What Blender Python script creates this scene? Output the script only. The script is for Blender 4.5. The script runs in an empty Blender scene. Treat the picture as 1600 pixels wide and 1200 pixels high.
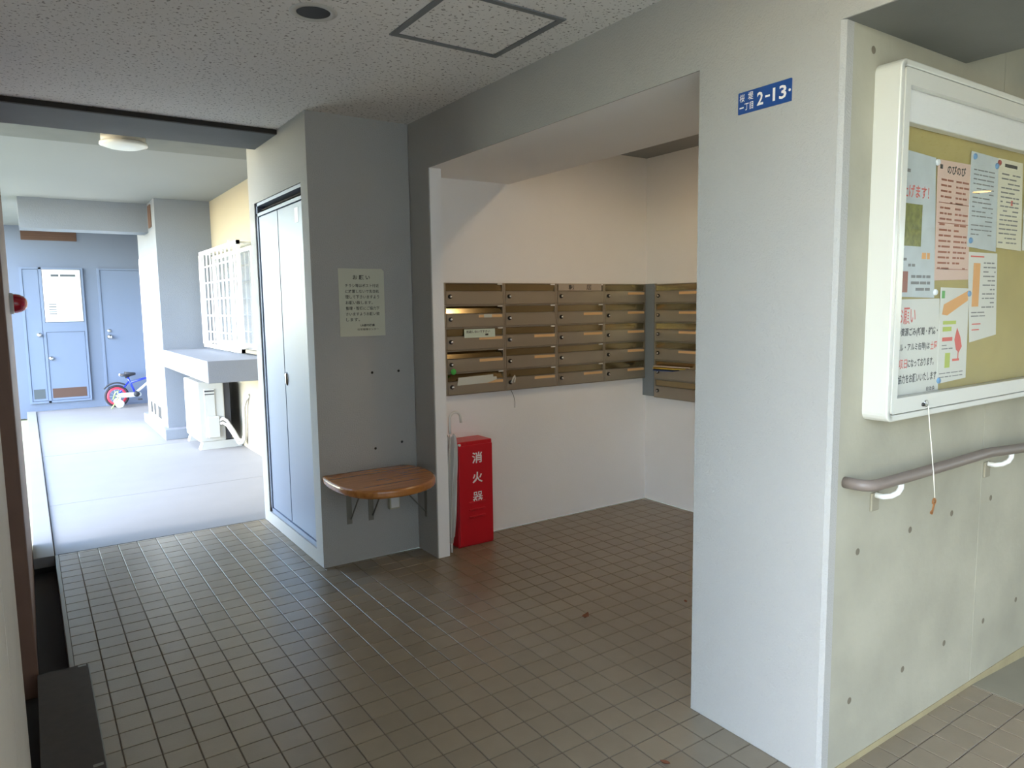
import bpy, bmesh, math, random
from mathutils import Vector, Matrix

random.seed(7)
SC = bpy.context.scene
COL = SC.collection
PI = math.pi

# ------------------------------------------------------------------ camera
YAW, PITCH, ROLL, FPX = 0.5955468, -0.1088601, -0.0137902, 1117.5
CAM = Vector((0.0, 0.0, 1.5))
_f = Vector((math.sin(YAW) * math.cos(PITCH), math.cos(YAW) * math.cos(PITCH), math.sin(PITCH)))
_r = Vector((math.cos(YAW), -math.sin(YAW), 0.0))
_u = _r.cross(_f)
_r2 = math.cos(ROLL) * _r + math.sin(ROLL) * _u
_u2 = -math.sin(ROLL) * _r + math.cos(ROLL) * _u
cam_data = bpy.data.cameras.new('camera')
cam = bpy.data.objects.new('camera', cam_data)
COL.objects.link(cam)
cam.matrix_world = Matrix(((_r2.x, _u2.x, -_f.x, CAM.x), (_r2.y, _u2.y, -_f.y, CAM.y),
                           (_r2.z, _u2.z, -_f.z, CAM.z), (0, 0, 0, 1)))
cam_data.sensor_width = 36.0
cam_data.lens = FPX / 1600.0 * 36.0
cam_data.clip_start = 0.02
cam_data.clip_end = 300
SC.camera = cam

# ------------------------------------------------------------------ world, sun, exposure
world = bpy.data.worlds.new('world')
SC.world = world
world.use_nodes = True
wn = world.node_tree
wn.nodes.clear()
w_out = wn.nodes.new('ShaderNodeOutputWorld')
w_bg = wn.nodes.new('ShaderNodeBackground')
w_sky = wn.nodes.new('ShaderNodeTexSky')
w_sky.sky_type = 'NISHITA'
w_sky.sun_disc = False
w_sky.sun_elevation = math.radians(35)
w_sky.sun_rotation = math.radians(-90)
w_sky.air_density = 1.0
w_sky.dust_density = 0.6
w_sky.ozone_density = 1.0
w_bg.inputs['Strength'].default_value = 1.9
wn.links.new(w_sky.outputs['Color'], w_bg.inputs['Color'])
wn.links.new(w_bg.outputs['Background'], w_out.inputs['Surface'])

sun_data = bpy.data.lights.new('sun', 'SUN')
sun_data.energy = 1.5
sun_data.angle = math.radians(2.5)
sun_data.color = (1.0, 0.97, 0.93)
sun = bpy.data.objects.new('sun', sun_data)
COL.objects.link(sun)
_sd = Vector((1.0, -0.06, -math.tan(math.radians(22)))).normalized()
sun.rotation_euler = _sd.to_track_quat('-Z', 'Y').to_euler()
sun.location = (-8, 6, 8)

SC.view_settings.view_transform = 'Standard'
SC.view_settings.look = 'None'
SC.view_settings.gamma = 1.0
SC.view_settings.use_curve_mapping = False
SC.view_settings.exposure = 0.53
SC.cycles.max_bounces = 12
SC.cycles.diffuse_bounces = 8
SC.cycles.use_denoising = True


# ------------------------------------------------------------------ helpers
def lin(c):
    c = c / 255.0
    return c / 12.92 if c <= 0.04045 else ((c + 0.055) / 1.055) ** 2.4


def rgb(r, g, b):
    return (lin(r), lin(g), lin(b), 1.0)


MATS = {}


def mat(name, col, rough=0.6, metal=0.0, spec=0.5, noise=None, bump=None, emit=None, estr=0.0, island=None, objrand=None,
        speck=None, wood=None, coat=0.0):
    """Procedural principled material.
    noise=(scale, amount)   soft mottling of the base colour
    bump=(scale, strength, distance)   fine relief
    island / objrand = amount of brightness change per loose piece / per object
    speck=(scale, threshold, colour)   small specks
    """
    m = bpy.data.materials.new(name)
    m.use_nodes = True
    nt = m.node_tree
    b = nt.nodes['Principled BSDF']
    b.inputs['Roughness'].default_value = rough
    b.inputs['Metallic'].default_value = metal
    b.inputs['Specular IOR Level'].default_value = spec
    if coat:
        b.inputs['Coat Weight'].default_value = coat
        b.inputs['Coat Roughness'].default_value = 0.12
    tc = nt.nodes.new('ShaderNodeTexCoord')
    geo = nt.nodes.new('ShaderNodeNewGeometry')
    rgbn = nt.nodes.new('ShaderNodeRGB')
    rgbn.outputs[0].default_value = col
    cur = rgbn.outputs[0]

    def hsv_scale(cur, fac_socket):
        h = nt.nodes.new('ShaderNodeHueSaturation')
        nt.links.new(cur, h.inputs['Color'])
        nt.links.new(fac_socket, h.inputs['Value'])
        return h.outputs['Color']

    def remap(sock, a, bb, lo, hi):
        r = nt.nodes.new('ShaderNodeMapRange')
        r.inputs['From Min'].default_value = a
        r.inputs['From Max'].default_value = bb
        r.inputs['To Min'].default_value = lo
        r.inputs['To Max'].default_value = hi
        nt.links.new(sock, r.inputs['Value'])
        return r.outputs['Result']

    if wood:
        mp = nt.nodes.new('ShaderNodeMapping')
        mp.inputs['Scale'].default_value = (3.0, 40.0, 40.0)
        nt.links.new(geo.outputs['Position'], mp.inputs['Vector'])
        n = nt.nodes.new('ShaderNodeTexNoise')
        n.inputs['Scale'].default_value = 1.0
        n.inputs['Detail'].default_value = 6
        nt.links.new(mp.outputs['Vector'], n.inputs['Vector'])
        mx = nt.nodes.new('ShaderNodeMix')
        mx.data_type = 'RGBA'
        mx.inputs[7].default_value = wood
        nt.links.new(cur, mx.inputs[6])
        nt.links.new(remap(n.outputs['Fac'], 0.35, 0.7, 0, 1), mx.inputs[0])
        cur = mx.outputs[2]
    if noise:
        n = nt.nodes.new('ShaderNodeTexNoise')
        n.inputs['Scale'].default_value = noise[0]
        n.inputs['Detail'].default_value = 5
        nt.links.new(geo.outputs['Position'], n.inputs['Vector'])
        cur = hsv_scale(cur, remap(n.outputs['Fac'], 0.3, 0.7, 1 - noise[1], 1 + noise[1]))
    if island:
        cur = hsv_scale(cur, remap(geo.outputs['Random Per Island'], 0, 1, 1 - island, 1 + island))
    if objrand:
        oi = nt.nodes.new('ShaderNodeObjectInfo')
        cur = hsv_scale(cur, remap(oi.outputs['Random'], 0, 1, 1 - objrand, 1 + objrand))
    if speck:
        n = nt.nodes.new('ShaderNodeTexNoise')
        n.inputs['Scale'].default_value = speck[0]
        n.inputs['Detail'].default_value = 2
        nt.links.new(geo.outputs['Position'], n.inputs['Vector'])
        mx = nt.nodes.new('ShaderNodeMix')
        mx.data_type = 'RGBA'
        mx.inputs[7].default_value = speck[2]
        nt.links.new(cur, mx.inputs[6])
        nt.links.new(remap(n.outputs['Fac'], speck[1], speck[1] + 0.06, 0, 0.8), mx.inputs[0])
        cur = mx.outputs[2]
    nt.links.new(cur, b.inputs['Base Color'])
    if bump:
        n = nt.nodes.new('ShaderNodeTexNoise')
        n.inputs['Scale'].default_value = bump[0]
        n.inputs['Detail'].default_value = 3
        nt.links.new(geo.outputs['Position'], n.inputs['Vector'])
        bp = nt.nodes.new('ShaderNodeBump')
        bp.inputs['Strength'].default_value = bump[1]
        bp.inputs['Distance'].default_value = bump[2]
        nt.links.new(n.outputs['Fac'], bp.inputs['Height'])
        nt.links.new(bp.outputs['Normal'], b.inputs['Normal'])
    if emit:
        b.inputs['Emission Color'].default_value = emit
        b.inputs['Emission Strength'].default_value = estr
    MATS[name] = m
    return m


def glass_mat(name, tint=(1, 1, 1, 1), gloss_rough=0.02):
    m = bpy.data.materials.new(name)
    m.use_nodes = True
    nt = m.node_tree
    nt.nodes.clear()
    o = nt.nodes.new('ShaderNodeOutputMaterial')
    t = nt.nodes.new('ShaderNodeBsdfTransparent')
    t.inputs['Color'].default_value = tint
    g = nt.nodes.new('ShaderNodeBsdfGlossy')
    g.inputs['Roughness'].default_value = gloss_rough
    fr = nt.nodes.new('ShaderNodeFresnel')
    fr.inputs['IOR'].default_value = 1.5
    mx = nt.nodes.new('ShaderNodeMixShader')
    ge = nt.nodes.new('ShaderNodeNewGeometry')
    inv = nt.nodes.new('ShaderNodeMath')
    inv.operation = 'SUBTRACT'
    inv.inputs[0].default_value = 1.0
    nt.links.new(ge.outputs['Backfacing'], inv.inputs[1])
    mu = nt.nodes.new('ShaderNodeMath')
    mu.operation = 'MULTIPLY'
    nt.links.new(fr.outputs[0], mu.inputs[0])
    nt.links.new(inv.outputs[0], mu.inputs[1])
    nt.links.new(mu.outputs[0], mx.inputs[0])
    nt.links.new(t.outputs[0], mx.inputs[1])
    nt.links.new(g.outputs[0], mx.inputs[2])
    nt.links.new(mx.outputs[0], o.inputs['Surface'])
    MATS[name] = m
    return m


# --- mesh builders
def B():
    return bmesh.new()


def add_box(bm, x0, x1, y0, y1, z0, z1, bevel=0.0, seg=2):
    vs = [bm.verts.new((x, y, z)) for z in (z0, z1) for y in (y0, y1) for x in (x0, x1)]
    fs = [(0, 2, 3, 1), (4, 5, 7, 6), (0, 1, 5, 4), (2, 6, 7, 3), (0, 4, 6, 2), (1, 3, 7, 5)]
    faces = [bm.faces.new([vs[i] for i in f]) for f in fs]
    if bevel > 0:
        es = list({e for f in faces for e in f.edges})
        bmesh.ops.bevel(bm, geom=es, offset=bevel, segments=seg, affect='EDGES', profile=0.5)
    return bm


def box(*a, **k):
    return add_box(B(), *a, **k)


def frame_to(d):
    d = Vector(d).normalized()
    up = Vector((0, 0, 1)) if abs(d.z) < 0.95 else Vector((1, 0, 0))
    a = d.cross(up).normalized()
    b = d.cross(a).normalized()
    return a, b


def add_tube(bm, pts, rad, n=10, caps=True):
    pts = [Vector(p) for p in pts]
    rads = rad if isinstance(rad, (list, tuple)) else [rad] * len(pts)
    rings = []
    a = None
    for i, p in enumerate(pts):
        if i == 0:
            d = pts[1] - p
        elif i == len(pts) - 1:
            d = p - pts[-2]
        else:
            d = (pts[i + 1] - p).normalized() + (p - pts[i - 1]).normalized()
        d = d.normalized()
        if a is None:
            a, b = frame_to(d)
        else:
            a = (a - d * a.dot(d)).normalized()
            b = d.cross(a).normalized()
        rings.append([bm.verts.new(p + rads[i] * (math.cos(2 * PI * k / n) * a + math.sin(2 * PI * k / n) * b))
                      for k in range(n)])
    for i in range(len(rings) - 1):
        for k in range(n):
            f = bm.faces.new((rings[i][k], rings[i][(k + 1) % n], rings[i + 1][(k + 1) % n], rings[i + 1][k]))
            f.smooth = True
    if caps:
        bm.faces.new(list(reversed(rings[0])))
        bm.faces.new(rings[-1])
    return bm


def tube(pts, rad, n=10, caps=True):
    return add_tube(B(), pts, rad, n, caps)


def arc(c, r, a0, a1, n, u, v):
    c, u, v = Vector(c), Vector(u), Vector(v)
    return [c + r * (math.cos(a0 + (a1 - a0) * i / n) * u + math.sin(a0 + (a1 - a0) * i / n) * v) for i in range(n + 1)]


def add_lathe(bm, profile, c=(0, 0, 0), axis=(0, 0, 1), n=24):
    """profile = [(radius, height along axis)]"""
    c, axis = Vector(c), Vector(axis).normalized()
    a, b = frame_to(axis)
    rings = []
    for r, h in profile:
        if r < 1e-6:
            rings.append([bm.verts.new(c + axis * h)])
        else:
            rings.append([bm.verts.new(c + axis * h + r * (math.cos(2 * PI * k / n) * a + math.sin(2 * PI * k / n) * b))
                          for k in range(n)])
    for i in range(len(rings) - 1):
        p, q = rings[i], rings[i + 1]
        for k in range(n):
            k2 = (k + 1) % n
            if len(p) == 1 and len(q) == 1:
                continue
            if len(p) == 1:
                f = bm.faces.new((p[0], q[k2], q[k]))
            elif len(q) == 1:
                f = bm.faces.new((p[k], p[k2], q[0]))
            else:
                f = bm.faces.new((p[k], p[k2], q[k2], q[k]))
            f.smooth = True
    bmesh.ops.recalc_face_normals(bm, faces=bm.faces[:])
    return bm


def lathe(*a, **k):
    return add_lathe(B(), *a, **k)


def add_prism(bm, poly, origin, u, v, w, t0, t1):
    """polygon (a, b) in the plane u, v through origin, extruded along w from t0 to t1"""
    o, u, v, w = Vector(origin), Vector(u), Vector(v), Vector(w)
    lo = [bm.verts.new(o + u * a + v * b + w * t0) for a, b in poly]
    hi = [bm.verts.new(o + u * a + v * b + w * t1) for a, b in poly]
    n = len(poly)
    bm.faces.new(lo)
    bm.faces.new(list(reversed(hi)))
    for i in range(n):
        bm.faces.new((lo[i], hi[i], hi[(i + 1) % n], lo[(i + 1) % n]))
    bmesh.ops.recalc_face_normals(bm, faces=bm.faces[:])
    return bm


def prism(*a):
    return add_prism(B(), *a)


def rrect(x0, x1, z0, z1, r, n=5):
    pts = []
    for cx, cz, a in ((x1 - r, z0 + r, -PI / 2), (x1 - r, z1 - r, 0), (x0 + r, z1 - r, PI / 2), (x0 + r, z0 + r, PI)):
        for i in range(n + 1):
            t = a + PI / 2 * i / n
            pts.append((cx + r * math.cos(t), cz + r * math.sin(t)))
    return pts


def add_ring(bm, outer, inner, origin, u, v, w, t0, t1):
    """frame between two polygons of the same length"""
    o, u, v, w = Vector(origin), Vector(u), Vector(v), Vector(w)
    n = len(outer)

    def ring(poly, t):
        return [bm.verts.new(o + u * a + v * b + w * t) for a, b in poly]
    o0, o1, i0, i1 = ring(outer, t0), ring(outer, t1), ring(inner, t0), ring(inner, t1)
    for k in range(n):
        j = (k + 1) % n
        bm.faces.new((o0[k], o0[j], o1[j], o1[k]))
        bm.faces.new((i0[k], i1[k], i1[j], i0[j]))
        bm.faces.new((o0[k], i0[k], i0[j], o0[j]))
        bm.faces.new((o1[k], o1[j], i1[j], i1[k]))
    bmesh.ops.recalc_face_normals(bm, faces=bm.faces[:])
    return bm


def ring(*a):
    return add_ring(B(), *a)


# --- object builders (all builders above work in world coordinates)
def origin_of(o):
    v = Vector((0, 0, 0))
    while o is not None:
        v += o.location
        o = o.parent
    return v


def link_mesh(name, me, m, parent=None, base=None):
    o = bpy.data.objects.new(name, me)
    COL.objects.link(o)
    if m is not None and not me.materials:
        me.materials.append(MATS[m] if isinstance(m, str) else m)
    if parent is not None:
        o.parent = parent
    return o


def obj(name, bm, m, parent=None, base=None, label=None):
    """one mesh object; base = origin in world coordinates for a top-level mesh"""
    off = origin_of(parent) if parent is not None else Vector(base or (0, 0, 0))
    if off.length > 0:
        bmesh.ops.translate(bm, verts=bm.verts[:], vec=-off)
    me = bpy.data.meshes.new(name)
    bm.to_mesh(me)
    bm.free()
    o = link_mesh(name, me, m, parent)
    if parent is None:
        o.location = off
    if label:
        o['label'] = label
    return o


def tag(o, label, cat, group=None):
    o['label'] = label
    o['category'] = cat
    if group:
        o['group'] = group
    return o


def thing(name, label, cat, loc, group=None):
    o = bpy.data.objects.new(name, None)
    o.empty_display_size = 0.05
    COL.objects.link(o)
    o.location = loc
    return tag(o, label, cat, group)


def struct(name, bm, m, label=None, parent=None):
    o = obj(name, bm, m, parent)
    if parent is None:
        o['kind'] = 'structure'
    if label:
        o['label'] = label
    return o


def text_bm(body, bold=0.0, spacing=1.0, line=1.0):
    c = bpy.data.curves.new('lettering', 'FONT')
    c.body = body
    c.size = 1.0
    c.offset = bold
    c.space_character = spacing
    c.space_line = line
    c.resolution_u = 2
    o = bpy.data.objects.new('lettering', c)
    COL.objects.link(o)
    dg = bpy.context.evaluated_depsgraph_get()
    me = bpy.data.meshes.new_from_object(o.evaluated_get(dg))
    bm = B()
    bm.from_mesh(me)
    bpy.data.objects.remove(o)
    bpy.data.curves.remove(c)
    bpy.data.meshes.remove(me)
    return bm


def text_fit(body, origin, u, v, a0, a1, b0, b1, lift=0.0006, bold=0.0, keep=False, align='c'):
    """lettering fitted into the rectangle (a0..a1, b0..b1) of the plane origin + a u + b v"""
    bm = text_bm(body, bold)
    xs = [q.co.x for q in bm.verts]
    ys = [q.co.y for q in bm.verts]
    mx0, mx1, my0, my1 = min(xs), max(xs), min(ys), max(ys)
    sx = (a1 - a0) / max(1e-6, mx1 - mx0)
    sy = (b1 - b0) / max(1e-6, my1 - my0)
    if keep:
        sx = sy = min(sx, sy)
    o, u, v = Vector(origin), Vector(u), Vector(v)
    w = u.cross(v)
    for q in bm.verts:
        a = a0 + (q.co.x - mx0) * sx
        b = b0 + (q.co.y - my0) * sy
        q.co = o + u * a + v * b + w * lift
    return bm


def join_bm(a, b):
    me = bpy.data.meshes.new('tmp')
    b.to_mesh(me)
    b.free()
    a.from_mesh(me)
    bpy.data.meshes.remove(me)
    return a


XP, YP, ZP = Vector((1, 0, 0)), Vector((0, 1, 0)), Vector((0, 0, 1))

# ------------------------------------------------------------------ materials
mat('grey_paint', rgb(172, 170, 165), 0.75, spec=0.3, noise=(1.5, 0.03), bump=(150, 0.6, 0.005))
mat('beam_shaded_grey', rgb(106, 108, 110), 0.8, spec=0.2, noise=(4, 0.06), bump=(120, 0.3, 0.004))  # same grey as the walls, with the corridor beam's shade put into the colour
mat('dark_grey', rgb(126, 126, 122), 0.8, spec=0.2, noise=(4, 0.06), bump=(120, 0.3, 0.004))  # darker grey shared by the front beam underside and the ceiling step
mat('blue_grey_paint', rgb(124, 129, 138), 0.7, spec=0.3, noise=(1.5, 0.03), bump=(110, 0.5, 0.005))
mat('white_paint', rgb(238, 236, 234), 0.75, spec=0.3, noise=(1.2, 0.03), bump=(150, 0.3, 0.003))
mat('cream_paint', rgb(160, 153, 136), 0.75, spec=0.3, noise=(1.2, 0.02), bump=(150, 0.2, 0.003))
mat('beige_paint', rgb(200, 193, 183), 0.75, spec=0.3, noise=(3, 0.04), bump=(160, 0.3, 0.003))
mat('brown_steel', rgb(112, 84, 70), 0.55, noise=(6, 0.08))
mat('ceiling_board', rgb(222, 218, 214), 0.85, spec=0.2, noise=(1.0, 0.03), speck=(70, 0.60, rgb(120, 112, 106)),
    bump=(90, 0.25, 0.003))
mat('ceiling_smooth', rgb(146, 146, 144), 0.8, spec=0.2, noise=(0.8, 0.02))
mat('concrete', rgb(164, 160, 143), 0.8, spec=0.3, noise=(3.2, 0.13), bump=(40, 0.25, 0.004))
mat('concrete_plug', rgb(112, 104, 88), 0.9)
mat('corridor_floor', rgb(124, 124, 124), 0.7, noise=(3, 0.03), bump=(220, 0.2, 0.002))
mat('grout', rgb(116, 105, 93), 0.95, spec=0.1, noise=(5, 0.1))
mat('floor_tile', rgb(134, 121, 102), 0.33, spec=0.65, noise=(14, 0.05), objrand=0.06, bump=(150, 0.2, 0.002))
mat('floor_tile_many', rgb(134, 121, 102), 0.33, spec=0.65, noise=(14, 0.05), island=0.06, bump=(150, 0.2, 0.002))
mat('light_concrete', rgb(142, 136, 118), 0.8, noise=(4, 0.06))
mat('drain_dark', rgb(62, 60, 60), 0.9)
mat('mat_rubber', rgb(66, 60, 56), 0.8, noise=(30, 0.08))
mat('ground_outside', rgb(150, 148, 118), 0.95, noise=(0.6, 0.1))
mat('shadow_gap', rgb(50, 46, 42), 0.9)
mat('louver_brown', rgb(86, 62, 50), 0.7)
mat('steel_blue', rgb(126, 136, 154), 0.4, spec=0.5, noise=(2, 0.02))
mat('steel_light', rgb(132, 140, 148), 0.4)
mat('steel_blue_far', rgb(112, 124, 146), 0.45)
mat('chrome', (0.8, 0.8, 0.8, 1), 0.18, metal=1.0)
mat('dull_metal', (0.55, 0.55, 0.54, 1), 0.4, metal=1.0)
mat('white_gloss', rgb(204, 203, 194), 0.35, coat=0.3)
mat('white_plastic', rgb(226, 226, 222), 0.45)
mat('white_enamel', rgb(240, 240, 238), 0.4)
mat('paper_white', rgb(206, 206, 194), 0.8)
mat('paper_notice', rgb(198, 198, 178), 0.8)
mat('paper_blue', rgb(184, 192, 190), 0.8, noise=(12, 0.08))
mat('paper_pink', rgb(206, 178, 160), 0.8)
mat('paper_cream', rgb(210, 206, 180), 0.8)
mat('ink_black', rgb(66, 64, 60), 0.8)
mat('ink_grey', rgb(120, 120, 116), 0.8)
mat('ink_red', rgb(208, 96, 84), 0.8)
mat('ink_orange', rgb(214, 158, 92), 0.8)
mat('ink_green', rgb(92, 160, 78), 0.8)
mat('ink_olive', rgb(170, 184, 80), 0.8)
mat('ink_brown', rgb(150, 92, 70), 0.8)
mat('photo_olive', rgb(120, 122, 60), 0.7, noise=(60, 0.3))
mat('board_felt', rgb(168, 154, 92), 0.95, noise=(9, 0.05))
mat('red_paint', rgb(196, 20, 36), 0.32, spec=0.5)
mat('white_ink', rgb(238, 230, 226), 0.6)
mat('wood', rgb(178, 116, 56), 0.26, wood=rgb(150, 92, 42), coat=0.4)
mat('galvanised', rgb(128, 126, 116), 0.5, metal=0.3)
mat('outlet_ivory', rgb(190, 186, 160), 0.5)
mat('mailbox_steel', (0.40, 0.355, 0.29, 1), 0.42, metal=0.85, noise=(4, 0.04))
mat('mailbox_flap', (0.33, 0.26, 0.15, 1), 0.17, metal=1.0)
mat('mailbox_label', rgb(226, 184, 132), 0.6)
mat('black_plastic', rgb(28, 27, 26), 0.5)
mat('filler_grey', rgb(128, 136, 140), 0.6)
mat('blue_enamel', rgb(30, 72, 136), 0.35)
mat('rail_brown', rgb(124, 112, 104), 0.42, noise=(4, 0.04))
mat('string_white', rgb(226, 220, 208), 0.8)
mat('brass_key', rgb(176, 122, 78), 0.35, metal=0.6)
mat('lamp_diffuser', rgb(232, 232, 226), 0.4)
mat('lamp_rim', rgb(190, 187, 180), 0.5)
mat('red_dome', rgb(178, 14, 40), 0.2, coat=0.5)
mat('vinyl_edge', rgb(210, 214, 212), 0.25)
mat('bike_blue', rgb(40, 60, 200), 0.3, coat=0.4)
mat('bike_red', rgb(226, 60, 80), 0.4)
mat('tyre', rgb(48, 44, 50), 0.8)
mat('saddle_black', rgb(50, 52, 58), 0.6)
mat('lime', rgb(170, 230, 110), 0.5)
mat('unit_white', rgb(176, 176, 171), 0.45)
mat('vent_dark', rgb(78, 84, 86), 0.7)
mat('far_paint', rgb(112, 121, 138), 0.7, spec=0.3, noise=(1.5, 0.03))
mat('blind_grey', rgb(104, 108, 112), 0.7)
mat('coil_dark', rgb(52, 52, 56), 0.6)
mat('hose_white', rgb(218, 216, 208), 0.6)
mat('newsprint', rgb(206, 190, 176), 0.8)
mat('leaflet_yellow', rgb(222, 190, 70), 0.6)
mat('leaflet_blue', rgb(60, 78, 128), 0.6)
mat('tag_green', rgb(72, 176, 74), 0.4)
mat('leaf_brown', rgb(120, 72, 46), 0.8)
mat('sticker_mint', rgb(206, 218, 200), 0.6)
mat('warm_lamp', rgb(255, 220, 160), 0.5, emit=(1.0, 0.72, 0.42, 1), estr=100.0)
mat('amber_lamp', rgb(255, 210, 120), 0.5, emit=(1.0, 0.60, 0.16, 1), estr=9.0)
glass_mat('pane_glass')
mv = bpy.data.materials.new('vinyl_clear')
mv.use_nodes = True
bs = mv.node_tree.nodes['Principled BSDF']
bs.inputs['Base Color'].default_value = rgb(206, 208, 204)
bs.inputs['Roughness'].default_value = 0.18
bs.inputs['Alpha'].default_value = 0.62
MATS['vinyl_clear'] = mv

# ------------------------------------------------------------------ the setting
X1 = 1.95       # opening wall
YB = 3.94       # wall behind the bench and the mailboxes
XL = 1.335      # wall with the steel cabinet
ZC = 2.57       # lobby ceiling
ZH = 2.283      # underside of the header beam
YN = -1.2       # front edge of the roof

# ground outside
g = B()
add_box(g, -60, 60, -60, 60, -0.30, -0.12)
struct('ground_outside', g, 'ground_outside', 'pale ground outside the building')

# unseen wall added behind the camera to keep daylight off the concrete
struct('wall_light_block', box(-3.0, 9.0, -3.4, -3.0, -0.3, 5.0), 'grey_paint', 'unseen grey wall added behind the camera to block daylight')

# floor with its tiles
floor_rects = [(0.07, XL, -1.2, 5.155), (XL, X1, -1.2, YB), (X1, 3.9, 1.72, 3.935), (X1, 2.967, -1.2, 1.2)]
g = B()
for a in floor_rects:
    add_box(g, a[0], a[1], a[2], a[3], -0.12, -0.0035)
floor = struct('floor', g, 'grout', 'lobby floor of square taupe tiles with narrow joints')
PT, X0T, Y0T, GAP = 0.1112, 0.172, 3.9, 0.0050


def inter(c, r):
    x0, x1, y0, y1 = max(c[0], r[0]), min(c[1], r[1]), max(c[2], r[2]), min(c[3], r[3])
    return (x0, x1, y0, y1) if x1 - x0 > 0.012 and y1 - y0 > 0.012 else None


def project(p):
    d = Vector(p) - CAM
    z = d.dot(_f)
    if z < 0.05:
        return None
    return 800 + FPX * d.dot(_r2) / z, 600 - FPX * d.dot(_u2) / z


def add_tile(bm, x0, x1, y0, y1):
    h, c = GAP / 2, 0.0008
    x0, x1, y0, y1 = x0 + h, x1 - h, y0 + h, y1 - h
    lo = [bm.verts.new((x, y, -0.012)) for x, y in ((x0, y0), (x1, y0), (x1, y1), (x0, y1))]
    mi = [bm.verts.new((x, y, -c)) for x, y in ((x0, y0), (x1, y0), (x1, y1), (x0, y1))]
    hi = [bm.verts.new((x, y, 0)) for x, y in ((x0 + c, y0 + c), (x1 - c, y0 + c), (x1 - c, y1 - c), (x0 + c, y1 - c))]
    bm.faces.new(hi)
    for i in range(4):
        j = (i + 1) % 4
        bm.faces.new((lo[i], lo[j], mi[j], mi[i]))
        bm.faces.new((mi[i], mi[j], hi[j], hi[i]))


tiles = []
for i in range(-2, 36):
    for j in range(-47, 13):
        c = (X0T + i * PT, X0T + (i + 1) * PT, Y0T + j * PT, Y0T + (j + 1) * PT)
        parts = [q for q in (inter(c, r) for r in floor_rects) if q]
        if not parts:
            continue
        area = sum((q[1] - q[0]) * (q[3] - q[2]) for q in parts)
        if area > 0.97 * PT * PT:
            parts = [c]
        for q in parts:
            cs = [project((x, y, 0)) for x, y in ((q[0], q[2]), (q[1], q[2]), (q[1], q[3]), (q[0], q[3]))]
            size = -1.0
            if all(cs):
                mx = sum(k[0] for k in cs) / 4
                my = sum(k[1] for k in cs) / 4
                hid = (q[0] > 1.9 and q[2] > 1.6 and mx > 1083) or (q[0] >= X1 - 0.02 and q[3] < 1.25 and mx < 1300)
                if -20 < mx < 1620 and my < 1225 and not hid:
                    size = 0.5 * abs(sum(cs[k][0] * cs[(k + 1) % 4][1] - cs[(k + 1) % 4][0] * cs[k][1] for k in range(4)))
            tiles.append((size, q))
tiles.sort(key=lambda t: -t[0])
tile_mesh = {}
for size, q in tiles[:295]:
    key = (round(q[1] - q[0], 3), round(q[3] - q[2], 3))
    if key not in tile_mesh:
        bm = B()
        add_tile(bm, 0, q[1] - q[0], 0, q[3] - q[2])
        me = bpy.data.meshes.new('tile')
        bm.to_mesh(me)
        bm.free()
        me.materials.append(MATS['floor_tile'])
        tile_mesh[key] = me
    o = bpy.data.objects.new('tile', tile_mesh[key])
    COL.objects.link(o)
    o.parent = floor
    o.location = (q[0], q[2], 0)
bm = B()
for size, q in tiles[295:]:
    add_tile(bm, *q)
rest = obj('tile_field', bm, 'floor_tile_many', floor)
rest['kind'] = 'stuff'

# corridor floor, three slabs with open joints
cf = struct('floor_corridor', box(-0.06, 2.3, 5.155, 13.0, -0.12, -0.012), 'shadow_gap', 'pale smooth corridor floor beyond the tiles')
for y0, y1 in ((5.162, 6.52), (6.526, 8.815), (8.825, 13.0)):
    obj('slab', box(0.055, 2.0, y0, y1, -0.05, 0.0), 'corridor_floor', cf)
obj('slab', box(-0.06, 0.05, 5.10, 12.9, -0.05, 0.016, bevel=0.004), 'corridor_floor', cf)

# lighter ramp on the right
bm = B()
vs = [(2.967, 0.0), (9.0, -0.35), (9.0, -0.5), (2.967, -0.2)]
add_prism(bm, vs, (0, 0, 0), XP, ZP, YP, -3.0, 1.2)
struct('floor_ramp', bm, 'light_concrete', 'pale concrete ramp running down beside the bare concrete wall')

# edge trim and drain channel along the left
struct('trim_1', box(0.052, 0.07, 2.0, 5.155, -0.12, 0.001, bevel=0.002), 'galvanised', 'thin metal edging between tiles and drain')
bm = B()
add_box(bm, -0.14, 0.052, 0.2, 5.155, -0.14, -0.10)
struct('drain_channel', bm, 'drain_dark', 'dark open drain channel along the left wall')

# left wall
bm = B()
add_box(bm, -0.40, -0.077, 0.60, 1.726, -0.12, ZC)
add_box(bm, -0.40, -0.084, 1.726, 1.738, -0.12, ZC)
add_box(bm, -0.40, -0.077, 1.738, 2.42, -0.12, ZC)
add_box(bm, -0.40, -0.12, 2.42, 3.46, -0.12, ZC)
struct('wall_left', bm, 'beige_paint', 'beige rendered wall end at the left edge with a vertical groove')
bm = B()
add_box(bm, -0.40, -0.058, 3.46, 3.60, -0.10, ZC, bevel=0.008)
add_box(bm, -0.40, -0.075, 3.60, 3.75, -0.10, ZC)
add_box(bm, -0.40, -0.062, 3.75, 5.42, -0.12, ZC)
struct('trim_2', bm, 'brown_steel', 'brown steel post and panel beside the drain')

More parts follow.
